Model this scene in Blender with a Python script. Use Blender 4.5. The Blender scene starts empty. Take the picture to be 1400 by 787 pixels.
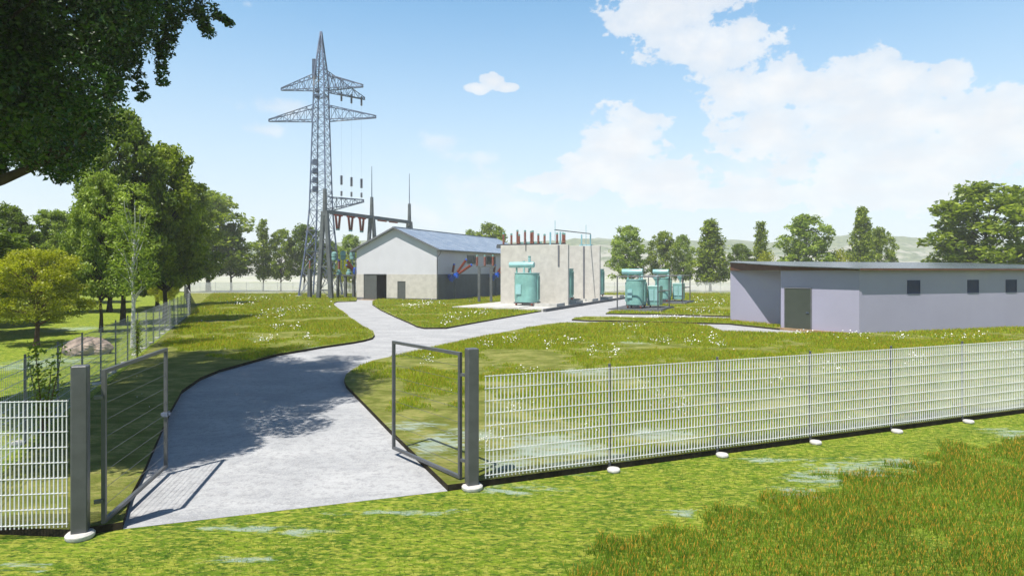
import bpy, math, random
import numpy as np
from mathutils import Vector

# ------------------------------------------------------------------ camera / light
SC = bpy.context.scene
H = 3.4            # eye height, metres
F = 859.0          # focal length in photo pixels
YH = 371.0         # horizon row
cam = bpy.data.cameras.new('camera')
camo = bpy.data.objects.new('camera', cam)
SC.collection.objects.link(camo)
cam.sensor_width = 36.0
cam.lens = 36.0 * F / 1400.0
cam.shift_y = -(393.5 - YH) / 1400.0
cam.clip_start = 0.1
cam.clip_end = 20000
camo.location = (0, 0, H)
camo.rotation_euler = (math.radians(90), 0, 0)
SC.camera = camo

SUN_EL = math.radians(64)
SUN_AZ = math.radians(215.5)          # clockwise from +Y
sdir = Vector((math.sin(SUN_AZ) * math.cos(SUN_EL), math.cos(SUN_AZ) * math.cos(SUN_EL), math.sin(SUN_EL)))
sun = bpy.data.lights.new('sun', 'SUN')
sun.energy = 5.0
sun.angle = math.radians(0.5)
sun.color = (1.0, 0.95, 0.87)
suno = bpy.data.objects.new('sun', sun)
SC.collection.objects.link(suno)
suno.rotation_euler = (-sdir).to_track_quat('-Z', 'Y').to_euler()
suno.location = (-20, -20, 60)

SC.view_settings.view_transform = 'Standard'
SC.view_settings.look = 'None'
SC.view_settings.gamma = 1.0
SC.view_settings.use_curve_mapping = False
SC.view_settings.exposure = 0.60
SC.cycles.max_bounces = 6
SC.cycles.diffuse_bounces = 3
SC.cycles.glossy_bounces = 2
SC.cycles.transmission_bounces = 3
SC.cycles.transparent_max_bounces = 4
SC.cycles.volume_bounces = 1
SC.cycles.use_denoising = True
SC.cycles.caustics_reflective = False
SC.cycles.caustics_refractive = False


class NT:
    """tiny helper to write node maths"""
    def __init__(s, nt):
        s.nt = nt

    def n(s, t, **kw):
        nd = s.nt.nodes.new(t)
        for k, v in kw.items():
            setattr(nd, k, v)
        return nd

    def put(s, sock, v):
        if isinstance(v, bpy.types.NodeSocket):
            s.nt.links.new(v, sock)
        elif isinstance(v, (tuple, list)) and len(v) == 3 and sock.type == 'RGBA':
            sock.default_value = (*v, 1)
        else:
            sock.default_value = v

    def m(s, op, a, b=0.0, c=0.0, clamp=False):
        nd = s.n('ShaderNodeMath', operation=op, use_clamp=clamp)
        s.put(nd.inputs[0], a)
        s.put(nd.inputs[1], b)
        s.put(nd.inputs[2], c)
        return nd.outputs[0]

    def noise(s, vec, scale, detail=4, rough=0.55, dist=0.0):
        nd = s.n('ShaderNodeTexNoise')
        s.put(nd.inputs['Vector'], vec)
        nd.inputs['Scale'].default_value = scale
        nd.inputs['Detail'].default_value = detail
        nd.inputs['Roughness'].default_value = rough
        nd.inputs['Distortion'].default_value = dist
        return nd.outputs['Fac']

    def mix(s, f, a, b, blend='MIX'):
        nd = s.n('ShaderNodeMix', data_type='RGBA', blend_type=blend)
        s.put(nd.inputs[0], f)
        s.put(nd.inputs[6], a)
        s.put(nd.inputs[7], b)
        return nd.outputs[2]

    def ramp(s, f, lo, hi, smooth=True):
        nd = s.n('ShaderNodeMapRange')
        nd.interpolation_type = 'SMOOTHSTEP' if smooth else 'LINEAR'
        s.put(nd.inputs[0], f)
        nd.inputs[1].default_value = lo
        nd.inputs[2].default_value = hi
        return nd.outputs[0]

    def mapping(s, vec, scale=(1, 1, 1), loc=(0, 0, 0), rot=(0, 0, 0)):
        nd = s.n('ShaderNodeMapping')
        s.put(nd.inputs[0], vec)
        nd.inputs[1].default_value = loc
        nd.inputs[2].default_value = rot
        nd.inputs[3].default_value = scale
        return nd.outputs[0]

    def xyz(s, vec):
        nd = s.n('ShaderNodeSeparateXYZ')
        s.put(nd.inputs[0], vec)
        return nd.outputs

    def comb(s, x, y, z):
        nd = s.n('ShaderNodeCombineXYZ')
        s.put(nd.inputs[0], x)
        s.put(nd.inputs[1], y)
        s.put(nd.inputs[2], z)
        return nd.outputs[0]


# ---- world: Nishita sky with procedural cumulus placed by direction
W = bpy.data.worlds.new('World')
SC.world = W
W.use_nodes = True
w = NT(W.node_tree)
W.node_tree.nodes.clear()
sky = w.n('ShaderNodeTexSky', sky_type='NISHITA')
sky.sun_disc = False
sky.sun_elevation = SUN_EL
sky.sun_rotation = SUN_AZ
sky.air_density = 1.0
sky.dust_density = 0.6
sky.ozone_density = 2.2
tc = w.n('ShaderNodeTexCoord').outputs['Generated']
vx, vy, vz = w.xyz(tc)
az = w.m('ARCTAN2', vx, vy)
el = w.m('ARCSINE', vz)
ae = w.comb(az, el, 0.0)
n1 = w.noise(w.mapping(ae, (1, 1.35, 1)), 9.0, 9, 0.58, 0.25)
n2 = w.noise(w.mapping(ae, (1, 1.4, 1), (3.1, 1.7, 0)), 26.0, 6, 0.6, 0.1)


def pxdir(px, py):
    x, z = (px - 700) / F, (YH - py) / F
    return math.atan2(x, 1.0), math.atan2(z, math.sqrt(1 + x * x))


blobs = [(905, 5, 95, 50), (975, 75, 75, 45), (935, 60, 70, 35), (1018, 48, 24, 26), (1060, 120, 85, 38), (1130, 120, 90, 45), (1225, 115, 75, 42),
         (1290, 112, 48, 36), (1190, 165, 190, 48), (1060, 180, 90, 40), (1350, 165, 110, 48), (1330, 195, 110, 40), (1420, 190, 90, 40),
         (858, 200, 64, 48), (825, 235, 80, 36), (785, 252, 70, 26), (1000, 125, 60, 40), (1230, 225, 170, 36), (905, 252, 110, 32), (1010, 268, 150, 22), (1190, 258, 150, 34),
         (654, 121, 22, 9), (674, 111, 20, 13), (692, 119, 16, 7), (1700, 150, 200, 90), (-300, 150, 200, 70), (-700, 120, 250, 90)]
faint = [(385, 148, 85, 20), (368, 178, 45, 14), (602, 196, 40, 18), (655, 214, 60, 14), (640, 258, 110, 36), (700, 290, 160, 30), (1000, 240, 160, 40), (340, 6, 14, 8), (560, 290, 90, 26)]
cl = fcl = None
for (bx, by, rx, ry) in blobs + faint:
    a0, e0 = pxdir(bx, by)
    a1, _ = pxdir(bx + 1, by)
    _, e1 = pxdir(bx, by + 1)
    ra, re = abs(a1 - a0) * rx, abs(e1 - e0) * ry
    dx = w.m('MULTIPLY', w.m('SUBTRACT', az, a0), 1 / ra)
    dy = w.m('MULTIPLY', w.m('SUBTRACT', el, e0), 1 / re)
    d = w.m('SQRT', w.m('ADD', w.m('MULTIPLY', dx, dx), w.m('MULTIPLY', dy, dy)))
    amp = 1.0 if rx > 40 or by in (121, 111, 119, 48) else 0.8
    v = w.m('MULTIPLY', w.m('SUBTRACT', 1.35, d), amp)
    if (bx, by, rx, ry) in faint:
        fcl = v if fcl is None else w.m('SMOOTH_MAX', fcl, v, 0.15)
    else:
        cl = v if cl is None else w.m('SMOOTH_MAX', cl, v, 0.15)
dens = w.m('ADD', cl, w.m('ADD', w.m('MULTIPLY', w.m('SUBTRACT', n1, 0.5), 1.9), w.m('MULTIPLY', w.m('SUBTRACT', n2, 0.5), 1.9)))
mask = w.ramp(dens, 0.30, 0.52)
fd = w.m('ADD', fcl, w.m('ADD', w.m('MULTIPLY', w.m('SUBTRACT', n1, 0.5), 3.2), w.m('MULTIPLY', w.m('SUBTRACT', n2, 0.5), 1.6)))
fmask = w.m('MULTIPLY', w.ramp(fd, 0.45, 1.3), 0.5)
soft = w.ramp(dens, 0.3, 1.5)
# lower edges of clouds melt into haze
horiz = w.ramp(el, 0.62, -0.02)
hz2 = w.m('POWER', horiz, 1.5)
skyc = w.mix(1.0, sky.outputs[0], (1.02, 1.18, 1.12), 'MULTIPLY')
fall = w.ramp(el, 0.40, 0.66)
skyc = w.mix(fall, w.mix(1.0, skyc, (1.22, 1.62, 1.74), 'MULTIPLY'), w.mix(1.0, skyc, (0.13, 0.22, 0.45), 'MULTIPLY'))
hs = w.n('ShaderNodeHueSaturation')
hs.inputs['Saturation'].default_value = 1.05
w.put(hs.inputs['Color'], skyc)
hazed = w.mix(w.m('MULTIPLY', hz2, 0.93, clamp=True), hs.outputs[0], (6.9, 7.4, 8.1))
shade = w.noise(w.mapping(ae, (1, 1.6, 1), (1.3, 4.0, 0)), 14.0, 5, 0.55)
ccol = w.mix(w.ramp(shade, 0.35, 0.7), (7.3, 7.75, 8.4), (8.4, 8.6, 8.9))
hazed = w.mix(fmask, hazed, ccol)
fin = w.mix(w.m('MULTIPLY', mask, w.m('ADD', 0.72, w.m('MULTIPLY', soft, 0.28))), hazed, ccol)
bg = w.n('ShaderNodeBackground')
bg.inputs['Strength'].default_value = 0.074
w.put(bg.inputs['Color'], fin)
w.nt.links.new(bg.outputs[0], w.n('ShaderNodeOutputWorld').inputs[0])

random.seed(7)
rng = np.random.default_rng(11)
C24, S24 = math.cos(math.radians(24)), math.sin(math.radians(24))
A = Vector((S24, C24, 0))      # site grid: away and right
B = Vector((C24, -S24, 0))     # site grid: right and towards us
RZ = -math.radians(24)


def G(px, py, z=0.0):
    d = (H - z) * F / (py - YH)
    return Vector(((px - 700) / F * d, d, z))


def P(px, py, d):
    return Vector(((px - 700) / F * d, d, H + (YH - py) / F * d))


def zat(py, d):
    return H + (YH - py) / F * d


def hit(px, o, d):
    """distance along the ground line o + t d where it crosses photo column px"""
    k = (px - 700) / F
    return (k * o.y - o.x) / (d.x - k * d.y)


# ------------------------------------------------------------------ object helpers
COL = SC.collection


def tag(o, label=None, cat=None, group=None, kind=None):
    if label: o['label'] = label
    if cat: o['category'] = cat
    if group: o['group'] = group
    if kind: o['kind'] = kind
    return o


def thing(name, label, cat, loc=(0, 0, 0), rz=0.0, group=None):
    o = bpy.data.objects.new(name, None)
    o.empty_display_size = 0.3
    COL.objects.link(o)
    o.location = loc
    o.rotation_euler = (0, 0, rz)
    return tag(o, label, cat, group)


def copy_tree(o, parent=None):
    c = o.copy()
    COL.objects.link(c)
    c.parent = parent
    for ch in list(o.children):
        copy_tree(ch, c)
    return c


def link_mesh(name, me, parent=None):
    o = bpy.data.objects.new(name, me)
    COL.objects.link(o)
    if parent is not None:
        o.parent = parent
    return o


class MB:
    def __init__(s):
        s.v, s.f, s.mi = [], [], []

    def add(s, vs, fs, mi=0):
        b = len(s.v)
        s.v += [tuple(v) for v in vs]
        s.f += [tuple(b + i for i in f) for f in fs]
        s.mi += [mi] * len(fs)
        return s

    def box(s, x0, x1, y0, y1, z0, z1, mi=0):
        vs = [(x, y, z) for z in (z0, z1) for y in (y0, y1) for x in (x0, x1)]
        return s.add(vs, [(0, 2, 3, 1), (4, 5, 7, 6), (0, 1, 5, 4), (2, 6, 7, 3), (0, 4, 6, 2), (1, 3, 7, 5)], mi)

    def bbox(s, x0, x1, y0, y1, z0, z1, b=0.02, mi=0):
        """box with chamfered vertical and top edges"""
        ring = lambda i: [(x0 + i + b, y0 + i), (x1 - i - b, y0 + i), (x1 - i, y0 + i + b), (x1 - i, y1 - i - b),
                          (x1 - i - b, y1 - i), (x0 + i + b, y1 - i), (x0 + i, y1 - i - b), (x0 + i, y0 + i + b)]
        vs = [(x, y, z0) for x, y in ring(0)] + [(x, y, z1 - b) for x, y in ring(0)] + [(x, y, z1) for x, y in ring(b * 0.7)]
        fs = [tuple(range(7, -1, -1)), tuple(range(16, 24))]
        for k in range(2):
            for i in range(8):
                j = (i + 1) % 8
                fs.append((k * 8 + i, k * 8 + j, k * 8 + 8 + j, k * 8 + 8 + i))
        return s.add(vs, fs, mi)

    def bar(s, a, b, w, h=None, mi=0):
        a, b = Vector(a), Vector(b)
        h = h or w
        d = (b - a).normalized()
        up = Vector((0, 0, 1)) if abs(d.z) < 0.95 else Vector((0, 1, 0))
        x = d.cross(up).normalized() * (w / 2)
        y = x.cross(d).normalized() * (h / 2)
        vs = [p + i * x + j * y for p in (a, b) for i, j in ((-1, -1), (1, -1), (1, 1), (-1, 1))]
        return s.add(vs, [(3, 2, 1, 0), (4, 5, 6, 7), (0, 1, 5, 4), (1, 2, 6, 5), (2, 3, 7, 6), (3, 0, 4, 7)], mi)

    def tube(s, pts, rads, n=8, cap=True, mi=0):
        pts = [Vector(p) for p in pts]
        if not isinstance(rads, (list, tuple)):
            rads = [rads] * len(pts)
        vs, fs = [], []
        prev = None
        for i, p in enumerate(pts):
            d = (pts[min(i + 1, len(pts) - 1)] - pts[max(i - 1, 0)])
            d = d.normalized() if d.length > 1e-9 else Vector((0, 0, 1))
            if prev is None:
                up = Vector((0, 0, 1)) if abs(d.z) < 0.9 else Vector((1, 0, 0))
                x = d.cross(up).normalized()
            else:
                x = (prev - d * prev.dot(d)).normalized()
            prev = x
            y = d.cross(x)
            for k in range(n):
                a = 2 * math.pi * k / n
                vs.append(p + (x * math.cos(a) + y * math.sin(a)) * rads[i])
        for i in range(len(pts) - 1):
            for k in range(n):
                j = (k + 1) % n
                fs.append((i * n + k, i * n + j, (i + 1) * n + j, (i + 1) * n + k))
        if cap:
            fs.append(tuple(range(n - 1, -1, -1)))
            fs.append(tuple((len(pts) - 1) * n + k for k in range(n)))
        return s.add(vs, fs, mi)

    def lathe(s, prof, o=(0, 0, 0), axis=(0, 0, 1), n=12, mi=0):
        o, d = Vector(o), Vector(axis).normalized()
        up = Vector((0, 0, 1)) if abs(d.z) < 0.9 else Vector((1, 0, 0))
        x = d.cross(up).normalized()
        y = d.cross(x)
        vs, fs = [], []
        for (r, h) in prof:
            for k in range(n):
                a = 2 * math.pi * k / n
                vs.append(o + d * h + (x * math.cos(a) + y * math.sin(a)) * r)
        for i in range(len(prof) - 1):
            for k in range(n):
                j = (k + 1) % n
                fs.append((i * n + k, i * n + j, (i + 1) * n + j, (i + 1) * n + k))
        fs.append(tuple(range(n - 1, -1, -1)))
        fs.append(tuple((len(prof) - 1) * n + k for k in range(n)))
        return s.add(vs, fs, mi)

    def prism(s, pts, z0, z1, mi=0, side_mi=None):
        n = len(pts)
        vs = [(p[0], p[1], z0) for p in pts] + [(p[0], p[1], z1) for p in pts]
        s.add(vs, [tuple(range(n, 2 * n))], mi)
        b = len(s.v) - 2 * n
        for i in range(n):
            j = (i + 1) % n
            s.f.append((b + i, b + j, b + n + j, b + n + i))
            s.mi.append(mi if side_mi is None else side_mi)
        s.f.append(tuple(b + i for i in range(n - 1, -1, -1)))
        s.mi.append(mi if side_mi is None else side_mi)
        return s

    def mesh(s, name, mat, smooth=False):
        me = bpy.data.meshes.new(name)
        me.from_pydata(s.v, [], s.f)
        for m in (mat if isinstance(mat, (list, tuple)) else [mat]):
            me.materials.append(m)
        me.polygons.foreach_set('material_index', s.mi)
        if smooth:
            me.polygons.foreach_set('use_smooth', [True] * len(s.f))
        me.update()
        return me

    def build(s, name, mat, parent=None, smooth=False):
        o = link_mesh(name, s.mesh(name, mat, smooth), parent)
        if smooth:
            try:
                o.data.set_sharp_from_angle(angle=math.radians(40))
            except Exception:
                pass
        return o


def np_mesh(name, verts, faces_n, mat, uv=None):
    """verts (N*k,3); every k = faces_n consecutive verts make a face"""
    nv = len(verts)
    nf = nv // faces_n
    me = bpy.data.meshes.new(name)
    me.vertices.add(nv)
    me.vertices.foreach_set('co', verts.astype(np.float32).ravel())
    me.loops.add(nv)
    me.loops.foreach_set('vertex_index', np.arange(nv, dtype=np.int32))
    me.polygons.add(nf)
    me.polygons.foreach_set('loop_start', np.arange(0, nv, faces_n, dtype=np.int32))
    me.polygons.foreach_set('loop_total', np.full(nf, faces_n, dtype=np.int32))
    if uv is not None:
        l = me.uv_layers.new(name='UVMap')
        l.data.foreach_set('uv', uv.astype(np.float32).ravel())
    me.materials.append(mat)
    me.update()
    me.validate()
    return me


# ------------------------------------------------------------------ materials
def new_mat(name):
    m = bpy.data.materials.new(name)
    m.use_nodes = True
    nt = NT(m.node_tree)
    b = m.node_tree.nodes['Principled BSDF']
    return m, nt, b


def pmat(name, col, rough=0.6, metal=0.0, var=0.18, scale=3.0, bump=0.0, bscale=40.0, dirt=None, spec=0.5, stretch=(1, 1, 1), dirt_amt=0.5):
    m, t, b = new_mat(name)
    oc = t.n('ShaderNodeTexCoord').outputs['Object']
    v = t.mapping(oc, stretch)
    n = t.noise(v, scale, 6, 0.6)
    c2 = tuple(c * (1 - var) for c in col)
    c3 = tuple(min(1, c * (1 + var)) for c in col)
    c = t.mix(t.ramp(n, 0.3, 0.7), c2, c3)
    if dirt:
        dn = t.noise(v, scale * 0.6, 8, 0.65, 0.4)
        c = t.mix(t.m('MULTIPLY', t.ramp(dn, 0.52, 0.72), dirt_amt), c, dirt)
    t.put(b.inputs['Base Color'], c)
    t.put(b.inputs['Roughness'], t.m('ADD', rough - 0.06, t.m('MULTIPLY', n, 0.12), clamp=True))
    b.inputs['Metallic'].default_value = metal
    b.inputs['Specular IOR Level'].default_value = spec
    if bump:
        bn = t.n('ShaderNodeBump')
        bn.inputs['Strength'].default_value = bump
        bn.inputs['Distance'].default_value = 0.02
        t.put(bn.inputs['Height'], t.noise(oc, bscale, 4, 0.6))
        t.put(b.inputs['Normal'], bn.outputs[0])
    return m


M = {}
M['steel'] = pmat('grey_steel', (0.10, 0.105, 0.115), 0.45, 0.3, 0.2, 2, dirt=(0.16, 0.15, 0.13))
M['post'] = pmat('anthracite_paint', (0.085, 0.088, 0.095), 0.42, 0.1, 0.15, 4, 0.15, 60)
M['frame_steel'] = pmat('weathered_steel', (0.105, 0.115, 0.12), 0.55, 0.2, 0.25, 1.2, dirt=(0.19, 0.18, 0.15))
M['galv'] = pmat('galvanised_lattice', (0.10, 0.13, 0.21), 0.5, 0.2, 0.35, 0.9, dirt=(0.42, 0.34, 0.27))
M['galv_dark'] = pmat('dark_lattice', (0.07, 0.09, 0.14), 0.5, 0.3, 0.3, 0.9)
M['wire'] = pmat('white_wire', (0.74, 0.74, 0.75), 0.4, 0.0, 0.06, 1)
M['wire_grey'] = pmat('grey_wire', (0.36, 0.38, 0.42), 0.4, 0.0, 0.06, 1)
M['concrete_foot'] = pmat('concrete_foot', (0.52, 0.50, 0.47), 0.9, 0, 0.15, 12, 0.4, 50)
M['slab'] = pmat('concrete_slab', (0.47, 0.46, 0.43), 0.9, 0, 0.15, 1.5, 0.3, 30, dirt=(0.25, 0.24, 0.21))
M['slab_dark'] = pmat('dark_coping', (0.085, 0.09, 0.10), 0.8, 0, 0.25, 2, 0.2, 30)
M['plaster'] = pmat('pale_plaster', (0.53, 0.53, 0.56), 0.9, 0, 0.035, 0.6, 0.1, 25)
M['cream'] = pmat('cream_render', (0.49, 0.465, 0.42), 0.95, 0, 0.10, 1.6, 0.5, 9)
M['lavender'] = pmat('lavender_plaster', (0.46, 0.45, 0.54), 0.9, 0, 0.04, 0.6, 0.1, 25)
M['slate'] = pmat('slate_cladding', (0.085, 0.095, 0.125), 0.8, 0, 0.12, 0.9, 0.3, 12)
M['plinth'] = pmat('dark_plinth', (0.12, 0.125, 0.14), 0.85, 0, 0.15, 2)
M['door'] = pmat('grey_door', (0.085, 0.092, 0.09), 0.5, 0.1, 0.08, 2)
M['annex_door'] = pmat('olive_door', (0.045, 0.055, 0.042), 0.55, 0.0, 0.08, 2)
M['annex'] = pmat('grey_lavender_plaster', (0.33, 0.32, 0.42), 0.75, 0, 0.04, 0.35, 0.08, 25, dirt=(0.42, 0.40, 0.42))
M['fascia'] = pmat('brown_fascia', (0.11, 0.045, 0.028), 0.7, 0, 0.25, 2)
M['soil'] = pmat('soil_and_fence_shade', (0.028, 0.023, 0.016), 1.0, 0, 0.4, 6, 0.5, 40, spec=0.1)  # soil lip of the lawns; under the right fence it paints the fence shadow
M['sand'] = pmat('sandy_strip', (0.30, 0.20, 0.11), 1.0, 0, 0.3, 4, 0.5, 30)
M['red'] = pmat('brown_porcelain', (0.19, 0.036, 0.016), 0.3, 0, 0.15, 3)
M['grey_porcelain'] = pmat('grey_glass_insulator', (0.07, 0.085, 0.12), 0.3, 0, 0.15, 3)
M['teal_cap'] = pmat('teal_cap', (0.19, 0.36, 0.34), 0.4, 0.1, 0.12, 3)
M['teal'] = pmat('teal_paint', (0.19, 0.39, 0.355), 0.42, 0.0, 0.20, 0.8, 0.05, 20, dirt=(0.27, 0.47, 0.37), dirt_amt=0.7)
M['teal_light'] = pmat('light_teal_paint', (0.28, 0.50, 0.50), 0.32, 0.0, 0.10, 1.2)
M['pale_blue'] = pmat('pale_blue_tube', (0.22, 0.45, 0.52), 0.4, 0.1, 0.1, 2)
M['blue'] = pmat('blue_paint', (0.012, 0.075, 0.42), 0.35, 0.0, 0.2, 3)
M['navy'] = pmat('navy_louvre', (0.008, 0.020, 0.075), 0.6, 0.0, 0.2, 3)
M['glass'] = pmat('dark_glass', (0.03, 0.045, 0.08), 0.12, 0, 0.2, 2)
M['dark_in'] = pmat('dark_interior', (0.10, 0.11, 0.13), 0.9, 0, 0.2, 1)
M['wheel'] = pmat('rust_red_wheel', (0.28, 0.05, 0.02), 0.6, 0, 0.3, 6)
M['white'] = pmat('white_plate', (0.55, 0.68, 0.66), 0.5, 0, 0.05, 3)
M['rock'] = pmat('boulder_rock', (0.36, 0.28, 0.23), 0.95, 0, 0.45, 2.2, 1.0, 8, dirt=(0.16, 0.12, 0.10))
M['bark'] = pmat('dark_bark', (0.045, 0.035, 0.028), 0.95, 0, 0.4, 5, 0.8, 14, stretch=(1, 1, 0.25), spec=0.2)
M['birch'] = pmat('birch_bark', (0.50, 0.49, 0.46), 0.85, 0, 0.25, 5, 0.4, 14, stretch=(1, 1, 3), dirt=(0.07, 0.06, 0.055))
M['brown_bark'] = pmat('brown_bark', (0.12, 0.07, 0.05), 0.95, 0, 0.4, 5, 0.8, 14, stretch=(1, 1, 0.25), spec=0.2)

# roof: blue-grey standing panels with weathering
m, t, b = new_mat('blue_roof_metal')
oc = t.n('ShaderNodeTexCoord').outputs['Object']
n = t.noise(t.mapping(oc, (1, 0.5, 1)), 1.1, 8, 0.65, 0.5)
c = t.mix(t.ramp(n, 0.35, 0.68), (0.20, 0.26, 0.35), (0.30, 0.36, 0.44))
c = t.mix(t.m('MULTIPLY', t.ramp(t.noise(oc, 2.7, 8, 0.7), 0.56, 0.7), 0.45), c, (0.28, 0.28, 0.29))
t.put(b.inputs['Base Color'], c)
b.inputs['Roughness'].default_value = 0.48
b.inputs['Metallic'].default_value = 0.15
M['roof'] = m

m, t, b = new_mat('bitumen_roof_sheet')
oc = t.n('ShaderNodeTexCoord').outputs['Object']
n = t.noise(t.mapping(oc, (0.3, 1, 1)), 0.7, 6, 0.6)
t.put(b.inputs['Base Color'], t.mix(t.ramp(n, 0.3, 0.7), (0.035, 0.04, 0.045), (0.10, 0.115, 0.125)))
t.put(b.inputs['Roughness'], t.m('ADD', 0.12, t.m('MULTIPLY', n, 0.3)))
M['annex_roof'] = m


def leaf_mat(name, dark, light, trans=0.35, rough=0.45):
    m, t, b = new_mat(name)
    g = t.n('ShaderNodeNewGeometry')
    rnd = g.outputs['Random Per Island']
    oc = t.n('ShaderNodeTexCoord').outputs['Object']
    n = t.noise(oc, 0.55, 3, 0.5)
    f = t.m('ADD', t.m('MULTIPLY', rnd, 0.6), t.m('MULTIPLY', t.ramp(n, 0.3, 0.7), 0.4), clamp=True)
    c = t.mix(t.m('POWER', f, 1.4), dark, light)
    t.put(b.inputs['Base Color'], c)
    b.inputs['Roughness'].default_value = rough
    b.inputs['Specular IOR Level'].default_value = 0.3
    tr = t.n('ShaderNodeBsdfTranslucent')
    t.put(tr.inputs[0], t.mix(0.5, c, (light[0] * 1.3, light[1] * 1.5, light[2] * 0.6)))
    mx = t.n('ShaderNodeMixShader')
    mx.inputs[0].default_value = trans
    t.nt.links.new(b.outputs[0], mx.inputs[1])
    t.nt.links.new(tr.outputs[0], mx.inputs[2])
    t.nt.links.new(mx.outputs[0], m.node_tree.nodes['Material Output'].inputs[0])
    return m


M['leaf'] = leaf_mat('green_leaves', (0.022, 0.055, 0.004), (0.38, 0.46, 0.040))
M['leaf_dark'] = leaf_mat('deep_green_leaves', (0.014, 0.042, 0.004), (0.25, 0.34, 0.030), 0.3)
M['leaf_pale'] = leaf_mat('pale_green_leaves', (0.050, 0.10, 0.010), (0.44, 0.54, 0.09))
M['leaf_yellow'] = leaf_mat('yellow_green_leaves', (0.09, 0.11, 0.003), (0.52, 0.53, 0.024))
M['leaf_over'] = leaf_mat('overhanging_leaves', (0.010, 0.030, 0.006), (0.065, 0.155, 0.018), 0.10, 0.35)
M['petal'] = pmat('white_petal', (0.85, 0.85, 0.83), 0.7, 0, 0.03, 5)


def blade_mat(name, base, mid, tip, tip_share, tip_start=0.6):
    m, t, b = new_mat(name)
    uv = t.n('ShaderNodeUVMap').outputs[0]
    u, v, _ = t.xyz(uv)
    rnd = t.n('ShaderNodeNewGeometry').outputs['Random Per Island']
    oc = t.n('ShaderNodeTexCoord').outputs['Object']
    n = t.noise(oc, 0.5, 4, 0.6)
    c = t.mix(t.ramp(t.m('ADD', t.m('MULTIPLY', n, 0.6), t.m('MULTIPLY', rnd, 0.4)), 0.25, 0.75), base, mid)
    tipm = t.m('MULTIPLY', t.ramp(v, tip_start, tip_start + 0.12), t.m('GREATER_THAN', t.m('FRACT', t.m('MULTIPLY', rnd, 17.31)), 1 - tip_share))
    c = t.mix(tipm, c, tip)
    t.put(b.inputs['Base Color'], c)
    b.inputs['Roughness'].default_value = 0.6
    b.inputs['Specular IOR Level'].default_value = 0.25
    tr = t.n('ShaderNodeBsdfTranslucent')
    t.put(tr.inputs[0], c)
    mx = t.n('ShaderNodeMixShader')
    mx.inputs[0].default_value = 0.35
    t.nt.links.new(b.outputs[0], mx.inputs[1])
    t.nt.links.new(tr.outputs[0], mx.inputs[2])
    t.nt.links.new(mx.outputs[0], m.node_tree.nodes['Material Output'].inputs[0])
    return m


M['grass'] = blade_mat('lawn_blades', (0.17, 0.26, 0.006), (0.38, 0.47, 0.014), (0.60, 0.33, 0.04), 0.28)
M['moss'] = blade_mat('mown_grass_blades', (0.07, 0.14, 0.008), (0.26, 0.34, 0.02), (0.4, 0.42, 0.05), 0.2)
M['tall_grass'] = blade_mat('long_grass_blades', (0.085, 0.17, 0.010), (0.21, 0.33, 0.020), (0.75, 0.36, 0.045), 0.34, 0.6)

# lawn soil/moss sheet: blotchy yellow-green with pale bluish worn patches
PATCH = [(1165, 640, 70, 14), (1110, 655, 40, 12), (1225, 632, 40, 7), (1085, 672, 35, 9), (1390, 592, 40, 8), (1050, 628, 40, 4), (760, 618, 95, 24), (900, 598, 70, 12), (700, 640, 45, 16),
         (600, 615, 40, 18), (640, 600, 45, 10), (800, 512, 45, 5), (340, 722, 60, 6), (400, 727, 50, 5), (560, 700, 90, 5), (700, 668, 60, 8), (560, 588, 40, 7),
         (350, 467, 16, 2), (420, 478, 22, 3), (870, 470, 25, 3), (60, 500, 55, 10), (20, 420, 20, 6), (100, 452, 40, 4), (930, 700, 25, 6), (30, 775, 40, 8), (330, 765, 50, 6)]


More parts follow.
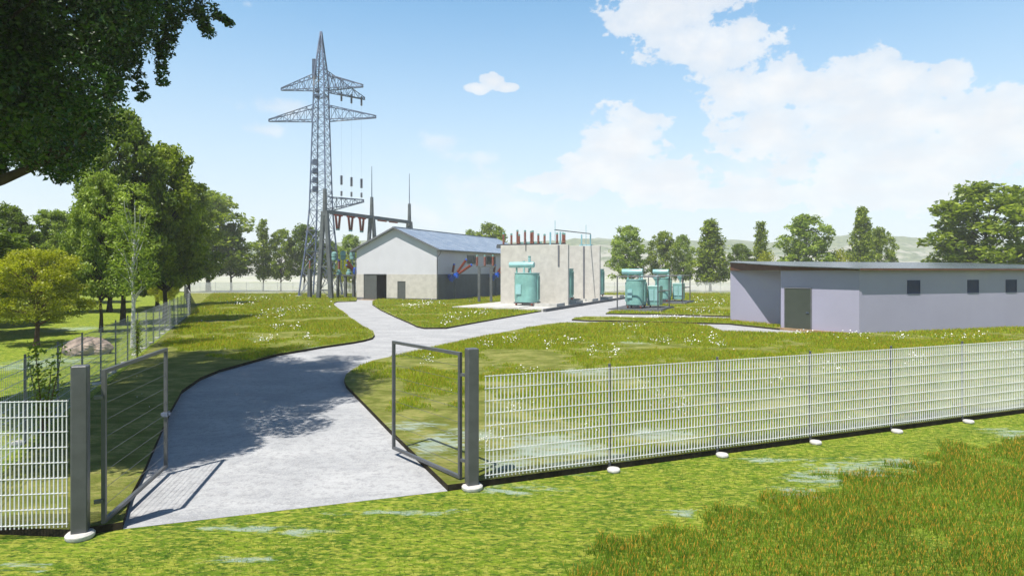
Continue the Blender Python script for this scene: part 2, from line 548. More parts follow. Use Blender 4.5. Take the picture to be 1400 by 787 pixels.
def lawn_mat(name, soft=1.0, inner=False):
    m, t, b = new_mat(name)
    pos = t.n('ShaderNodeNewGeometry').outputs['Position']
    x, y, z = t.xyz(pos)
    n1 = t.noise(t.mapping(pos, (0.8, 1.3, 1)), 1.3, 6, 0.65, 0.4)
    n2 = t.noise(t.mapping(pos, (0.7, 1.5, 1)), 7.0, 7, 0.7, 0.3)
    n3 = t.noise(t.mapping(pos, (0.7, 1.5, 1)), 13.0, 6, 0.75)
    if inner:
        c = t.mix(t.ramp(n1, 0.38, 0.64), (0.13, 0.145, 0.022), (0.30, 0.29, 0.085))
        c = t.mix(t.ramp(n2, 0.42, 0.7), c, (0.14, 0.19, 0.02))
        c = t.mix(t.m('MULTIPLY', t.ramp(n3, 0.5, 0.75), 0.6), c, (0.045, 0.065, 0.012))
    else:
        c = t.mix(t.ramp(n1, 0.36, 0.66), (0.085, 0.17, 0.008), (0.20, 0.29, 0.018))
        c = t.mix(t.m('MULTIPLY', t.ramp(n2, 0.46, 0.60), 0.9), c, (0.36, 0.38, 0.05))
        c = t.mix(t.m('MULTIPLY', t.ramp(n3, 0.48, 0.62), 0.85), c, (0.02, 0.06, 0.007))
        c = t.mix(t.m('MULTIPLY', t.ramp(t.noise(t.mapping(pos, (0.8, 1.6, 1), (5, 3, 0)), 11.0, 5, 0.65), 0.53, 0.64), 0.75), c, (0.44, 0.45, 0.08))
    pm = None
    for (px, py, rx, ry) in PATCH:
        g = G(px, py)
        k = g.y / F
        ax = rx * k
        ay = ry * g.y * g.y / (H * F)
        dx = t.m('MULTIPLY', t.m('SUBTRACT', x, g.x), 1 / ax)
        dy = t.m('MULTIPLY', t.m('SUBTRACT', y, g.y), 1 / ay)
        d = t.m('SUBTRACT', 1.0, t.m('SQRT', t.m('ADD', t.m('MULTIPLY', dx, dx), t.m('MULTIPLY', dy, dy))))
        pm = d if pm is None else t.m('MAXIMUM', pm, d)
    pn = t.noise(t.mapping(pos, (0.55, 1.6, 1)), 3.2, 9, 0.74, 0.8)
    pmask = t.ramp(t.m('ADD', t.m('MULTIPLY', t.m('MINIMUM', pm, 0.6), 0.9), t.m('MULTIPLY', t.m('SUBTRACT', pn, 0.5), 6.0)), 0.0, 0.9)
    pmask = t.m('MULTIPLY', pmask, t.ramp(pm, -0.9, -0.1))
    c = t.mix(t.m('MULTIPLY', pmask, 0.62), c, (0.40, 0.50, 0.47))
    t.put(b.inputs['Base Color'], c)
    b.inputs['Roughness'].default_value = 0.9
    b.inputs['Specular IOR Level'].default_value = 0.15
    bn = t.n('ShaderNodeBump')
    bn.inputs['Strength'].default_value = 0.9
    bn.inputs['Distance'].default_value = 0.06
    t.put(bn.inputs['Height'], t.m('ADD', n3, n2))
    t.put(b.inputs['Normal'], bn.outputs[0])
    return m


M['lawn_out'] = lawn_mat('mossy_lawn')
M['lawn_in'] = lawn_mat('worn_lawn', inner=True)

# concrete drive
m, t, b = new_mat('pale_concrete_drive')
pos = t.n('ShaderNodeNewGeometry').outputs['Position']
n1 = t.noise(t.mapping(pos, (0.7, 1.2, 1)), 0.8, 7, 0.65, 0.4)
n2 = t.noise(pos, 6.0, 8, 0.8)
n3 = t.noise(pos, 26.0, 6, 0.85)
c = t.mix(t.ramp(n1, 0.3, 0.72), (0.29, 0.298, 0.31), (0.415, 0.42, 0.425))
c = t.mix(t.m('MULTIPLY', t.ramp(n2, 0.46, 0.62), 0.7), c, (0.22, 0.222, 0.23))
c = t.mix(t.m('MULTIPLY', t.ramp(n3, 0.5, 0.62), 0.6), c, (0.50, 0.50, 0.49))
n4 = t.noise(t.mapping(pos, (0.6, 1.4, 1), (4, 4, 0)), 1.9, 8, 0.75, 0.8)
c = t.mix(t.m('MULTIPLY', t.ramp(n4, 0.55, 0.68), 0.45), c, (0.21, 0.215, 0.225))
t.put(b.inputs['Base Color'], c)
b.inputs['Roughness'].default_value = 0.85
b.inputs['Specular IOR Level'].default_value = 0.25
bn = t.n('ShaderNodeBump')
bn.inputs['Strength'].default_value = 0.6
bn.inputs['Distance'].default_value = 0.01
t.put(bn.inputs['Height'], t.m('ADD', n2, n3))
t.put(b.inputs['Normal'], bn.outputs[0])
M['drive'] = m

# far land
m, t, b = new_mat('far_fields')
pos = t.n('ShaderNodeNewGeometry').outputs['Position']
n1 = t.noise(pos, 0.02, 7, 0.7)
n2 = t.noise(pos, 0.12, 6, 0.7)
c = t.mix(t.ramp(n1, 0.42, 0.6), (0.44, 0.43, 0.37), (0.34, 0.36, 0.24))
c = t.mix(t.m('MULTIPLY', t.ramp(n2, 0.5, 0.7), 0.5), c, (0.20, 0.23, 0.13))
t.put(b.inputs['Base Color'], c)
b.inputs['Roughness'].default_value = 1.0
M['far'] = m
m, t, b = new_mat('wooded_hillside')
pos = t.n('ShaderNodeNewGeometry').outputs['Position']
px_, py_, pz_ = t.xyz(pos)
n1 = t.noise(pos, 0.02, 8, 0.75)
n2 = t.noise(pos, 0.16, 6, 0.8)
c = t.mix(t.ramp(n2, 0.4, 0.62), (0.05, 0.08, 0.03), (0.16, 0.19, 0.08))
c = t.mix(t.ramp(t.m('ADD', n1, t.m('MULTIPLY', pz_, -0.008)), 0.28, 0.46), c, (0.30, 0.29, 0.24))
t.put(b.inputs['Base Color'], c)
b.inputs['Roughness'].default_value = 1.0
M['hill'] = m

# ------------------------------------------------------------------ ground, drive, lawns, hills
mb = MB()
fl = 105.0
mb.add([(-400, -60, 0), (400, -60, 0), (400, fl, 0), (-400, fl, 0)], [(0, 1, 2, 3)])
tag(mb.build('ground', M['lawn_out']), kind='structure')
mb = MB()
mb.add([(-9000, fl, -0.004), (9000, fl, -0.004), (9000, 9000, -0.004), (-9000, 9000, -0.004)], [(0, 1, 2, 3)])
mb.add([(-9000, -9000, -0.004), (9000, -9000, -0.004), (9000, fl, -0.004), (-9000, fl, -0.004)], [(0, 1, 2, 3)])
tag(mb.build('terrain', M['far']), kind='structure')

LZ = 0.10
g2 = lambda px, py: G(px, py).to_2d()
Hf = Vector((-8.6, 71.9, 0))                       # hall front right corner
Hw, Hl = 11.3, 27.5
H0 = Hf - B * Hw                                   # hall front left corner
Kst = Vector((2.85, 52.8, 0))                      # kerb start of the transformer platform
mb = MB()
road = [g2(168, 723), g2(612, 671), Vector((-.4, 12.5)), Vector((16, 33.5)), Vector((18.5, 42)), Vector((22, 84)), Vector((-19, 84)), Vector((-22, 70)), Vector((-14, 30)), Vector((-9, 14))]
mb.add([(p[0], p[1], 0.004) for p in road], [tuple(range(len(road)))])
tag(mb.build('driveway', M['drive']), kind='structure')

S = {}
S['left'] = [g2(*p) for p in [(168, 723), (178.5, 685), (197, 649), (217, 602.6), (233, 566), (248.5, 538), (274, 520), (300, 509), (325, 502), (350, 495), (378, 487), (444, 475.7), (480, 470.5), (497, 467.4),
                              (509, 464), (512, 460), (510, 454), (497, 448.6), (477, 434), (457, 418), (456, 415), (461, 413), (487, 412.2)]] + \
            [(H0 + B * .05).to_2d(), (H0 + B * .05 + A * 30).to_2d(), Vector((-8, 104)), Vector((-54.4, 104)), Vector((-49.05, 94)), Vector((-24.65, 48)), Vector((-7.42, 8.2)), g2(97, 734)]
S['park'] = [Vector((-54.41, 104)), Vector((-150, 104)), Vector((-150, 8.2)), Vector((-7.43, 8.2)), Vector((-24.66, 48)), Vector((-49.06, 94))]
S['mid'] = [g2(*p) for p in [(509, 412.5), (509, 417), (520, 424.4), (540, 434), (560, 442.6), (570, 447.5), (580, 449.8), (610, 449.6), (627.5, 446.3), (656, 441), (737.4, 426.5)]] + \
           [(Kst + A * .3 - B * .4).to_2d(), (Kst + A * 30.5 - B * .4).to_2d(), Vector((15.2, 83)), Vector((15.2, 104)), Vector((-7.9, 104)), (H0 + B * 3 + A * 29.5).to_2d(), (H0 + B * 3 + A * .1).to_2d()]
FR0, FR1 = G(645, 668), None
fence_dir = Vector((0.927, 0.374, 0)).normalized()
fr_end = FR0 + fence_dir * 46
AK = Vector((18.46, 33.4, 0)); AP1 = Vector((15.8, 36.9, 0)); AP2 = Vector((16.6, 38.9, 0)); AP3 = Vector((14.7, 42.3, 0))
ADIR = Vector((0.947, 0.32, 0)).normalized()
AR = AK + ADIR * 24
in_ = Vector((-fence_dir.y, fence_dir.x, 0)) * 0.04
S['right'] = [g2(*p) for p in [(612, 671), (582, 641.5), (532.5, 592), (500, 558), (473, 530), (470.5, 523), (473, 515.5), (483, 507.7), (509, 496), (539, 489.5), (614, 472.6), (660, 462), (720, 449.8),
                               (745, 445), (765, 443), (830, 441.9), (945.6, 444.8), (970, 448), (988, 455), (1061, 457.4)]] + \
             [(AK + Vector((.3, .5, 0))).to_2d(), (AR + Vector((0, .5, 0))).to_2d(), Vector((80, 62)), (fr_end + fence_dir * 40 + in_).to_2d(), (FR0 + in_ + fence_dir * .12).to_2d()]  # front side under the fence: its dark face stands in for the fence shadow
S['strip'] = [g2(*p) for p in [(781.7, 438), (786, 435.8), (799, 434), (850, 434.6), (1001, 437.3)]] + [(AP3 + Vector((1, -.2, 0))).to_2d(), (AP2 + Vector((.6, .2, 0))).to_2d(), (AP1 + Vector((.3, .8, 0))).to_2d()] + \
             [g2(*p) for p in [(1066, 451.2), (996, 443.8), (868.5, 440.5), (800, 439.3)]]
S['back'] = [g2(*p) for p in [(828, 429.5), (903, 430.5), (1001, 433.6)]] + [(AP3 + Vector((3, 4, 0))).to_2d(), Vector((20, 48)), Vector((80, 68)), Vector((80, 104)), Vector((15.3, 104)), Vector((15.3, 83.5)), Vector((20.5, 80)), Vector((19.2, 78))]
lawn_lab = {'left': 1, 'mid': 1, 'right': 1, 'strip': 1, 'back': 1}


def area2(p):
    return sum(p[i][0] * p[(i + 1) % len(p)][1] - p[(i + 1) % len(p)][0] * p[i][1] for i in range(len(p)))


S_left_src = [tuple(p) for p in S['left']]
for k, pl in S.items():
    if area2(pl) < 0:
        pl = pl[::-1]
        S[k] = pl
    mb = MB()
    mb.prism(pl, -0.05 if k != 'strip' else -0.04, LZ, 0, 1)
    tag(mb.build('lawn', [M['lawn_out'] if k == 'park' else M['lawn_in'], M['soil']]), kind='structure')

# hills: rolling ridges far off
def ridge(name, dist, prof, depth, seed, base_drop=2):
    r = random.Random(seed)
    n = 260
    vs, fs = [], []
    rows = 14
    for j in range(rows + 1):
        f = j / rows
        for i in range(n + 1):
            ppx = -700 + (2800 * i / n)
            h = np.interp(ppx, [p[0] for p in prof], [p[1] for p in prof])
            topz = H + (YH - h) / F * dist
            topz += (math.sin(i * .9 + seed) + math.sin(i * .37)) * dist * 0.0006 + r.uniform(-1, 1) * dist * 0.0005
            d = dist - depth * (1 - f)
            s = f * f * (3 - 2 * f)
            z = -base_drop + (topz + base_drop) * s + (r.uniform(-1, 1) * dist * 0.0012 if 0 < j < rows else 0)
            vs.append(((ppx - 700) / F * d * (0.9 + .1 * f), d, z))
    for j in range(rows):
        for i in range(n):
            a = j * (n + 1) + i
            fs.append((a, a + 1, a + n + 2, a + n + 1))
    # back slope
    b = len(vs)
    for i in range(n + 1):
        v = vs[rows * (n + 1) + i]
        vs.append((v[0] * 1.3, v[1] * 1.3, -base_drop))
    for i in range(n):
        a = rows * (n + 1) + i
        fs.append((a, a + 1, b + i + 1, b + i))
    mb = MB()
    mb.add(vs, fs)
    tag(mb.build(name, M['hill'], smooth=False), kind='structure')


ridge('hills', 720, [(-700, 330), (300, 345), (345, 338), (420, 336), (520, 327), (620, 329), (700, 333), (745, 332), (790, 328), (860, 331), (1000, 330), (1060, 331), (1140, 324), (1200, 322), (1280, 326), (1400, 338), (2100, 345)], 330, 3)
ridge('hills', 1080, [(-700, 338), (300, 340), (600, 335), (820, 326), (1000, 334), (1100, 330), (1400, 330), (2100, 340)], 200, 8)

# ------------------------------------------------------------------ haze
mb = MB()
mb.box(-1500, 1500, -60, 1120, -1.1, 58)
hz = mb.build('haze', None)
hm = bpy.data.materials.new('haze_air')
hm.use_nodes = True
hm.node_tree.nodes.clear()
pv = hm.node_tree.nodes.new('ShaderNodeVolumePrincipled')
pv.inputs['Color'].default_value = (0.96, 0.98, 1.0, 1)
pv.inputs['Density'].default_value = 0.0006
pv.inputs['Anisotropy'].default_value = 0.0
ho = hm.node_tree.nodes.new('ShaderNodeOutputMaterial')
hm.node_tree.links.new(pv.outputs[0], ho.inputs['Volume'])
hz.data.materials.clear()
hz.data.materials.append(hm)
tag(hz, 'pale thin haze lying over the fields and hills', kind='stuff')

# ------------------------------------------------------------------ hall
hall = thing('switchgear_hall', 'pale gabled hall with blue roof and cream lower walls beyond the fork of the drive', 'building', H0, RZ)
EZ, RZ_, SPL = 6.04, 8.5, 3.08
uo = lambda px: hit(px, H0, B)
d0, d1 = uo(497.4), uo(528.8)
s0, s1 = uo(543.6), uo(554.6)
TH = 0.25
up = MB()
gp = [(0, SPL), (Hw, SPL), (Hw, EZ), (Hw / 2, RZ_), (0, EZ)]
up.add([(x, 0, z) for x, z in gp] + [(x, TH, z) for x, z in gp], [(0, 1, 2, 3, 4), (9, 8, 7, 6, 5)] + [(i, i + 5, (i + 1) % 5 + 5, (i + 1) % 5) for i in range(5)])
ub = MB()
ub.add([(0, Hl, 0), (Hw, Hl, 0), (Hw, Hl, EZ), (Hw / 2, Hl, RZ_), (0, Hl, EZ)], [(4, 3, 2, 1, 0)])
ub.build('gable_wall', M['plaster'], hall)
up.build('gable_wall', M['plaster'], hall)
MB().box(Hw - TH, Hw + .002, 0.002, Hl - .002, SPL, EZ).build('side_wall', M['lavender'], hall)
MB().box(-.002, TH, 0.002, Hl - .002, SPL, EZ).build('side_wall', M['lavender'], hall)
MB().box(0, d0, -0.03, TH, 0.28, SPL).build('cream_cladding', M['cream'], hall)
lw = MB()
lw.add([(x, y, z) for y in (-.03, TH) for x, z in ((d1, .28), (s0, .28), (s0, 2.25), (s1, 2.25), (s1, .28), (Hw, .28), (Hw, SPL), (d1, SPL))],
       [(0, 1, 2, 3, 4, 5, 6, 7), (15, 14, 13, 12, 11, 10, 9, 8)] + [(i, i + 8, (i + 1) % 8 + 8, (i + 1) % 8) for i in range(8)])
lw.build('cream_cladding', M['cream'], hall)
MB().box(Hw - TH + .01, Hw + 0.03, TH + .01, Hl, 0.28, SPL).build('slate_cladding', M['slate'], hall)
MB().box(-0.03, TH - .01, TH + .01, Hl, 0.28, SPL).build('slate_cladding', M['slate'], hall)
pl_ = MB()
for a_, b_ in ((0.0, d0), (d1, s0), (s1, Hw)):
    pl_.box(a_, b_, -0.02, TH, -.05, 0.279)
pl_.box(Hw - TH + .01, Hw + 0.02, TH + .01, Hl, -.05, 0.279)
pl_.box(-0.02, TH - .01, TH + .01, Hl, -.05, 0.279)
pl_.build('plinth', M['plinth'], hall)
dt = MB()
dt.add([(-.5 + .0, 0, 0), (0, 0, 0)], [])
dr = MB()
dr.box(0.02, d1 - d0 - .02, 0, 0, 0, 0) if False else None
# double door: left leaf shut, right half open onto the dark hall
dd = link_mesh('double_door', MB().box(d0, d0 + .06, -.035, .1, 0, SPL).box(d1 - .06, d1, -.035, .1, 0, SPL).box(d0 + .06, d1 - .06, -.035, .1, SPL - .08, SPL + .02).mesh('double_door', M['door']), hall)
dm = d0 + (d1 - d0) * 0.56
MB().box(d0 + .061, dm, .01, .07, 0.05, SPL - .085).build('door_leaf', M['door'], dd)
lf = MB()
lf.bar((d1 - .09, .10, 1.55), (d1 - .55, 1.1, 1.55), .05, 2.95)
lf.build('door_leaf', M['door'], dd)
MB().box(dm - .14, dm - .10, -.04, .005, 1.1, 1.3).build('handle', M['steel'], dd)
sd = MB().box(s0 + .05, s1 - .05, .0, .06, 0.05, 2.2).box(s0, s0 + .049, -.04, .1, .05, 2.249).box(s1 - .049, s1, -.04, .1, .05, 2.249).box(s0 + .05, s1 - .05, -.04, .1, 2.201, 2.249).build('side_door', M['door'], hall)
MB().box(s0 + .12, s0 + .26, -.05, -.001, 1.08, 1.12).build('handle', M['galv'], sd)
MB().box(d0 - .2, d1 + .4, -.9, -.031, .0, .05).build('door_step', M['sand'], hall)
MB().box(.3, Hw - .3, .3, Hl - .3, -.02, .04).build('floor', M['dark_in'], hall)
sg = MB().bbox(d0 + 1.6, d1 + .2, 3.0, 4.2, .05, 2.75).build('cabinet', M['dark_in'], hall)
MB().box(d0 + 1.5, d1 + .2, 2.9, 2.98, 2.72, 2.98).build('cabinet_sign_band', M['blue'], sg)
# roof
OV, OF = 0.55, 0.45
rise = (RZ_ - EZ) / (Hw / 2)
rf = MB()
for sgn, xe in ((-1, -OV), (1, Hw + OV)):
    ze = EZ - OV * rise
    a = [(xe, -OF, ze), (Hw / 2, -OF, RZ_), (Hw / 2, Hl + OF, RZ_), (xe, Hl + OF, ze)]
    tt = .12
    vs = [(p[0], p[1], p[2] + .03) for p in a] + [(p[0], p[1], p[2] + tt) for p in a]
    rf.add(vs, [(0, 3, 2, 1), (4, 5, 6, 7), (0, 1, 5, 4), (2, 3, 7, 6), (0, 4, 7, 3)])
    for i in range(1, 24):
        yy = -OF + i * (Hl + 2 * OF) / 24
        rf.bar((xe, yy, ze + tt + .012), (Hw / 2, yy, RZ_ + tt + .012), .035, .024)
rfo = rf.build('roof', M['roof'], hall)
MB().bar((Hw / 2, -OF - .01, RZ_ + .15), (Hw / 2, Hl + OF, RZ_ + .15), .3, .06).build('ridge_cap', M['roof'], rfo)
bgb = MB()
for xe in (-OV, Hw + OV):
    bgb.bar((xe, -OF - .025, EZ - OV * rise + .06), (Hw / 2, -OF - .025, RZ_ + .06), .03, .17)
bgb.build('verge_board', M['plinth'], rfo)
for xe in (-OV - .07, Hw + OV + .07):
    MB().lathe([(.075, 0), (.075, Hl + 2 * OF - .05)], (xe, -OF, EZ - OV * rise + .02), (0, 1, 0), 8).build('gutter', M['steel'], hall, True)
for xe, xw in ((-OV - .03, -.09), (Hw + OV + .03, Hw + .1)):
    MB().tube([(xe, -.1, EZ - OV * rise - .03), (xe, -.1, EZ - OV * rise - .25), (xw, -.1, EZ - 1.1), (xw, -.1, 0.05)], .05, 8).build('downpipe', M['steel'], hall, True)
so = Hf.copy()
for a_, b_ in ((638.5, 651.0), (664.6, 677.2), (686.4, 698.0), (712, 722)):
    t0, t1 = hit(a_, so, A), hit(b_, so, A)
    if t1 > Hl - 1: t1 = Hl - 1; t0 = t1 - 2
    fw = MB().box(Hw - .02, Hw + .05, t0, t1, 4.35, 5.45)
    wo = fw.build('window', M['steel'], hall)
    MB().box(Hw + .051, Hw + .056, t0 + .12, t1 - .12, 4.45, 5.35).build('pane', M['glass'], wo)
    MB().box(Hw + .057, Hw + .075, (t0 + t1) / 2 - .05, (t0 + t1) / 2 + .05, 4.45, 5.35).build('glazing_bar', M['steel'], wo)


# ------------------------------------------------------------------ insulators (lathe with sheds)
def shed_profile(L, r, n=None):
    n = n or max(5, int(L / 0.11))
    p = [(r * .62, 0)]
    for i in range(n):
        h = L * i / n
        s = L / n
        p += [(r * .62, h + .1 * s), (r, h + .45 * s), (r * .95, h + .6 * s), (r * .62, h + .9 * s)]
    p.append((r * .62, L))
    return p


def insulator(parent, o, axis, L, r=0.13, mat='red', cap='teal_cap', name='insulator', capn='terminal'):
    o, ax = Vector(o), Vector(axis).normalized()
    i = MB().lathe(shed_profile(L, r), o, ax, 10).build(name, M[mat], parent, True)
    if cap:
        MB().lathe([(r * .7, 0), (r * .8, .05), (r * .8, .16), (r * .3, .2)], o + ax * (L + .001), ax, 10).build(capn, M[cap], i, True)
    return i


# ------------------------------------------------------------------ blast walls, platform, transformer one
plat = thing('transformer_platform', 'long concrete platform with dark kerb carrying the cream blast walls', 'platform', Kst, RZ)
MB().box(-9.0, -.25, .0, 32, -.05, .245).build('slab', M['slab'], plat)
MB().box(-.249, .0, -.01, 31.9, -.05, .26).build('kerb', M['slab_dark'], plat)
MB().box(-7.6, -2.6, .3, 6.0, .246, .30).build('pad', M['slab'], plat)
for v in (3.5, 9.0, 14.5, 20.5, 26):
    # little raised bund kerbs between the bays
    MB().box(-3.6, -.3, v, v + .25, .246, .52).box(-.55, -.3, v + .251, v + 2.2, .246, .52).build('bund_wall', M['slab'], plat)
W1 = Vector((5.3, 59.3, 0))
W2 = W1 + A * 10.7
v1 = (W1 - Kst).dot(A); u1 = (W1 - Kst).dot(B)
walls = []
for (o, wd, lab) in ((W1, 7.05, 'nearer cream blast wall behind the front transformer'), (W2, 7.05, 'farther cream blast wall standing behind the first one')):
    wt = thing('blast_wall', lab, 'wall', o, RZ, 'blast walls between transformers')
    MB().bbox(-wd, 0, 0, .35, .24, 5.96 + (.3 if o is W2 else 0), .03).build('wall', M['cream'], wt)
    walls.append(wt)
MB().box(-1.02, -.86, -.06, -.002, 3.9, 5.9).build('wall_strip', M['plinth'], walls[0])  # narrow upright dark strips raised off the blast wall faces
MB().box(-4.35, -4.28, -.06, -.002, 5.4, 6.45).build('wall_strip', M['steel'], walls[0])
MB().box(-1.9, -1.72, -.06, -.002, .3, 6.2).build('wall_strip', M['plinth'], walls[1])


def transformer(name, label, loc, rz, w_, d_, h_, base=.34, scale=1.0):
    """tank with fins, conservator drum, bushings, rollers; local x across, y away"""
    t_ = thing(name, label, 'transformer', loc, rz)
    # tank: rounded front corners
    r = min(w_, d_) * .38
    pts = []
    for cx, cy, a0 in ((w_ / 2 - r, d_ - r, 0), (-w_ / 2 + r, d_ - r, 90), (-w_ / 2 + r, r, 180), (w_ / 2 - r, r, 270)):
        for k in range(7):
            a = math.radians(a0 + 15 * k)
            pts.append((cx + r * math.cos(a), cy + r * math.sin(a)))
    mb = MB()
    mb.prism(pts, base, base + h_)
    tk = mb.build('tank', M['teal'], t_, True)
    MB().prism([(x * 1.04, (y - d_ / 2) * 1.04 + d_ / 2) for x, y in pts], base + h_ + .001, base + h_ + .06).build('lid', M['teal_light'], t_)
    for s in (-1, 1):
        mb = MB()
        for i in range(12):
            yy = r + (d_ - 2 * r) * i / 11
            mb.box(min(s * w_ / 2, s * (w_ / 2 + .09)), max(s * w_ / 2, s * (w_ / 2 + .09)), yy, yy + .02, base + .25, base + h_ - .2)
        mb.build('cooling_fins', M['teal'], t_)
    MB().box(-w_ * .33, -w_ * .08, -.09, -.002 + .05, base + h_ * .28, base + h_ * .62).build('control_box', M['teal_light'], t_)
    for s in (-1, 1):
        for yy in (.25, d_ - .25):
            MB().lathe([(.15, 0), (.15, .1)], (s * w_ * .36 - .05, yy, base - .15), (1, 0, 0), 14).build('roller', M['wheel'], t_, True)
    for yy in (.1, d_ - .2):
        MB().box(-w_ * .45, w_ * .45, yy, yy + .1, base - .12, base - .001).build('skid', M['slab_dark'], t_)
    cz = base + h_ + .78 * scale
    cr = .27 * scale
    cn = MB().lathe([(cr * .5, -.03), (cr * .96, 0), (cr, .04), (cr, w_ * 1.1), (cr * .96, w_ * 1.1 + .04), (cr * .5, w_ * 1.1 + .07)], (-w_ * .68, .35, cz), (1, 0, 0), 20).build('conservator', M['teal_light'], t_, True)
    for x in (-w_ * .36, w_ * .28):
        MB().box(x - .06, x + .06, .28, .42, base + h_ + .061, cz - cr + .02).build('bracket', M['teal'], cn)
    return t_, cz


T1 = W1 + B * -4.05 + A * -3.3
T1 = Kst + B * hit(719.5, Kst + A * 3.2, B) + A * 3.2
t1, cz1 = transformer('power_transformer', 'teal transformer standing before the nearer cream blast wall', (T1.x - .3, T1.y, .245), RZ, 2.15, 2.0, 2.62, .36)
insulator(t1, (.25, .95, .36 + 2.69), (0, 0, 1), 1.35, .16, 'teal_light', 'teal_cap', 'bushing')
insulator(t1, (-.45, 1.3, .36 + 2.69), (0, 0, 1), .9, .12, 'teal_light', 'teal_cap', 'bushing')
for k, (px, Dw, lab) in enumerate(((786, W1, 'teal transformer half hidden in the bay between the two blast walls'), (823, W2, 'teal transformer peeking out behind the farther blast wall'))):
    o = Dw + A * 3.6 + B * (-2.45 if k == 0 else -2.2)
    tt_, _ = transformer('power_transformer', lab, (o.x, o.y, .245), RZ, 2.3, 2.6, 2.9, .5)
    insulator(tt_, (0, 1.2, .5 + 3), (0, 0, 1), 1.1, .15, 'teal_light', 'teal_cap', 'bushing')

# busbar rack on the first wall
rk = thing('insulator_rack', 'rack of upright brown insulators above the nearer blast wall', 'insulator rack', W1 + Vector((0, 0, 5.96)), RZ)
MB().box(-7.5, -.3, .12, .24, .01, .14).build('rail', M['steel'], rk)
MB().box(-7.5, -7.05, .0, .4, -.25, .009).build('rail_bracket', M['steel'], rk)
for px, tz, sc_ in ((688.4, 168, 1), (699.2, 172, .9), (707.4, 150, 1.25), (709.6, 178, .8), (717.8, 158, 1.2), (726.2, 166, 1.1), (728.3, 162, 1.15), (736.0, 192, .8), (744.5, 198, .75), (761.6, 188, .85), (769.8, 190, .85), (771.6, 194, .8)):
    t0 = hit(px, W1 + A * .18, B)
    insulator(rk, (t0, .18, .145), (0, 0, 1), .95 * sc_, .135, 'red')
for px in (713, 722, 731, 738):
    t0 = hit(px, W1 + A * .3, B)
    MB().box(t0 - .2, t0 + .2, .26, .34, .0, .32).build('clamp', M['teal_cap'], rk)
# pale blue bus supports with a bar running back to the second wall
bs = thing('busbar_support', 'pale blue pole frame with a long bar joining the two wall tops', 'busbar', W1 + Vector((0, 0, 5.96)), RZ)
sp1 = [hit(p, W1 + A * .2, B) for p in (752.6, 766.2)]
sp2 = [hit(p, W2 + A * .2, B) for p in (795.3, 807.4)]
for s in sp1:
    MB().tube([(s, .17, 0.001), (s, .17, 1.2)], .085, 8).build('pole', M['pale_blue'], bs, True)
for s in sp2:
    MB().tube([(s, 10.87, .301), (s, 10.87, 1.55)], .075, 8).build('pole', M['pale_blue'], bs, True)
MB().box(sp1[0] - .3, sp1[1] + .2, .27, .33, .002, .16).build('foot_rail', M['pale_blue'], bs)
MB().box(sp2[0] - .3, sp2[1] + .2, 10.97, 11.03, .302, .42).build('foot_rail', M['pale_blue'], bs)
MB().tube([(hit(758.5, W1 + A * .2, B), .17, 1.42), (sp2[1], 10.87, 1.62)], .05, 8).build('bus_bar', M['steel'], bs, True)
for s, y0, z1 in ((hit(759, W1 + A * .2, B), .17, 2.3), (hit(801.3, W2 + A * .2, B), 10.87, 2.6)):
    MB().tube([(s, y0, .3), (s, y0, z1)], .028, 6).build('rod', M['pale_blue'], bs)

# ------------------------------------------------------------------ two outdoor transformers on the right, each with slab and pipe frame
Cn = Vector((12.1, 51.0, 0))


def outdoor_set(off, labs, tw):
    o = Cn + A * off
    s = thing('concrete_base', labs[0], 'base', o, RZ, 'bases of the two outdoor transformers')
    MB().box(-4.4, 0, 0, 6.3, -.05, .205).build('slab', M['slab'], s)
    MB().box(-4.41, .01, -.01, 6.31, .206, .27).build('coping', M['slab_dark'], s)
    f = thing('pipe_frame', labs[1], 'frame', o + Vector((0, 0, .271)), RZ, 'pipe frames of the two outdoor transformers')
    for x, y in ((-3.75, .5), (-.35, .5), (-3.75, 5.7), (-.35, 5.7)):
        MB().tube([(x, y, 0), (x, y, 2.75)], .055, 8).build('post', M['steel'], f, True)
    for y in (.5, 5.7):
        MB().tube([(-3.74, y, 2.7), (-.36, y, 2.7)], .05, 8).build('top_rail', M['steel'], f, True)
    MB().tube([(-.35, .51, 2.7), (-.35, 5.69, 2.7)], .05, 8).build('top_rail', M['steel'], f, True)
    MB().tube([(-.34, .56, 1.45), (-.34, 5.64, 1.45)], .04, 8).build('mid_rail', M['steel'], f, True)
    MB().tube([(-3.7, 5.7, 1.45), (-.4, 5.7, 1.45)], .04, 8).build('mid_rail', M['steel'], f, True)
    q = o + B * -2.55 + A * 1.3
    t_, cz = transformer('power_transformer', labs[2], (q.x, q.y, .271), RZ, tw, 1.9, 2.1, .30, .9)
    insulator(t_, (.45, 1.2, .3 + 2.17), (0, 0, 1), .7, .12, 'teal_light', 'teal_cap', 'bushing')
    # radiator unit with funnel on the right
    q = o + B * -1.15 + A * 3.0
    r = thing('radiator_unit', labs[3], 'radiator', (q.x, q.y, .271), RZ, 'radiators beside the outdoor transformers')
    MB().bbox(-.6, .45, 0, 1.5, .22, 1.9, .04).build('casing', M['teal'], r)
    MB().box(-.45, -.05, -.05, -.002, .6, 1.6).box(.05, .4, -.05, -.002, .6, 1.6).build('panel', M['teal_light'], r)
    MB().lathe([(.07, 0), (.07, .25), (.32, .62), (.34, .72), (.30, .82), (.05, .86)], (.1, .6, 1.901), (0, 0, 1), 16).build('funnel', M['teal_light'], r, True)
    for x in (-.4, .3):
        MB().lathe([(.11, 0), (.11, .08)], (x - .04, .3, .11), (1, 0, 0), 12).build('roller', M['wheel'], r, True)


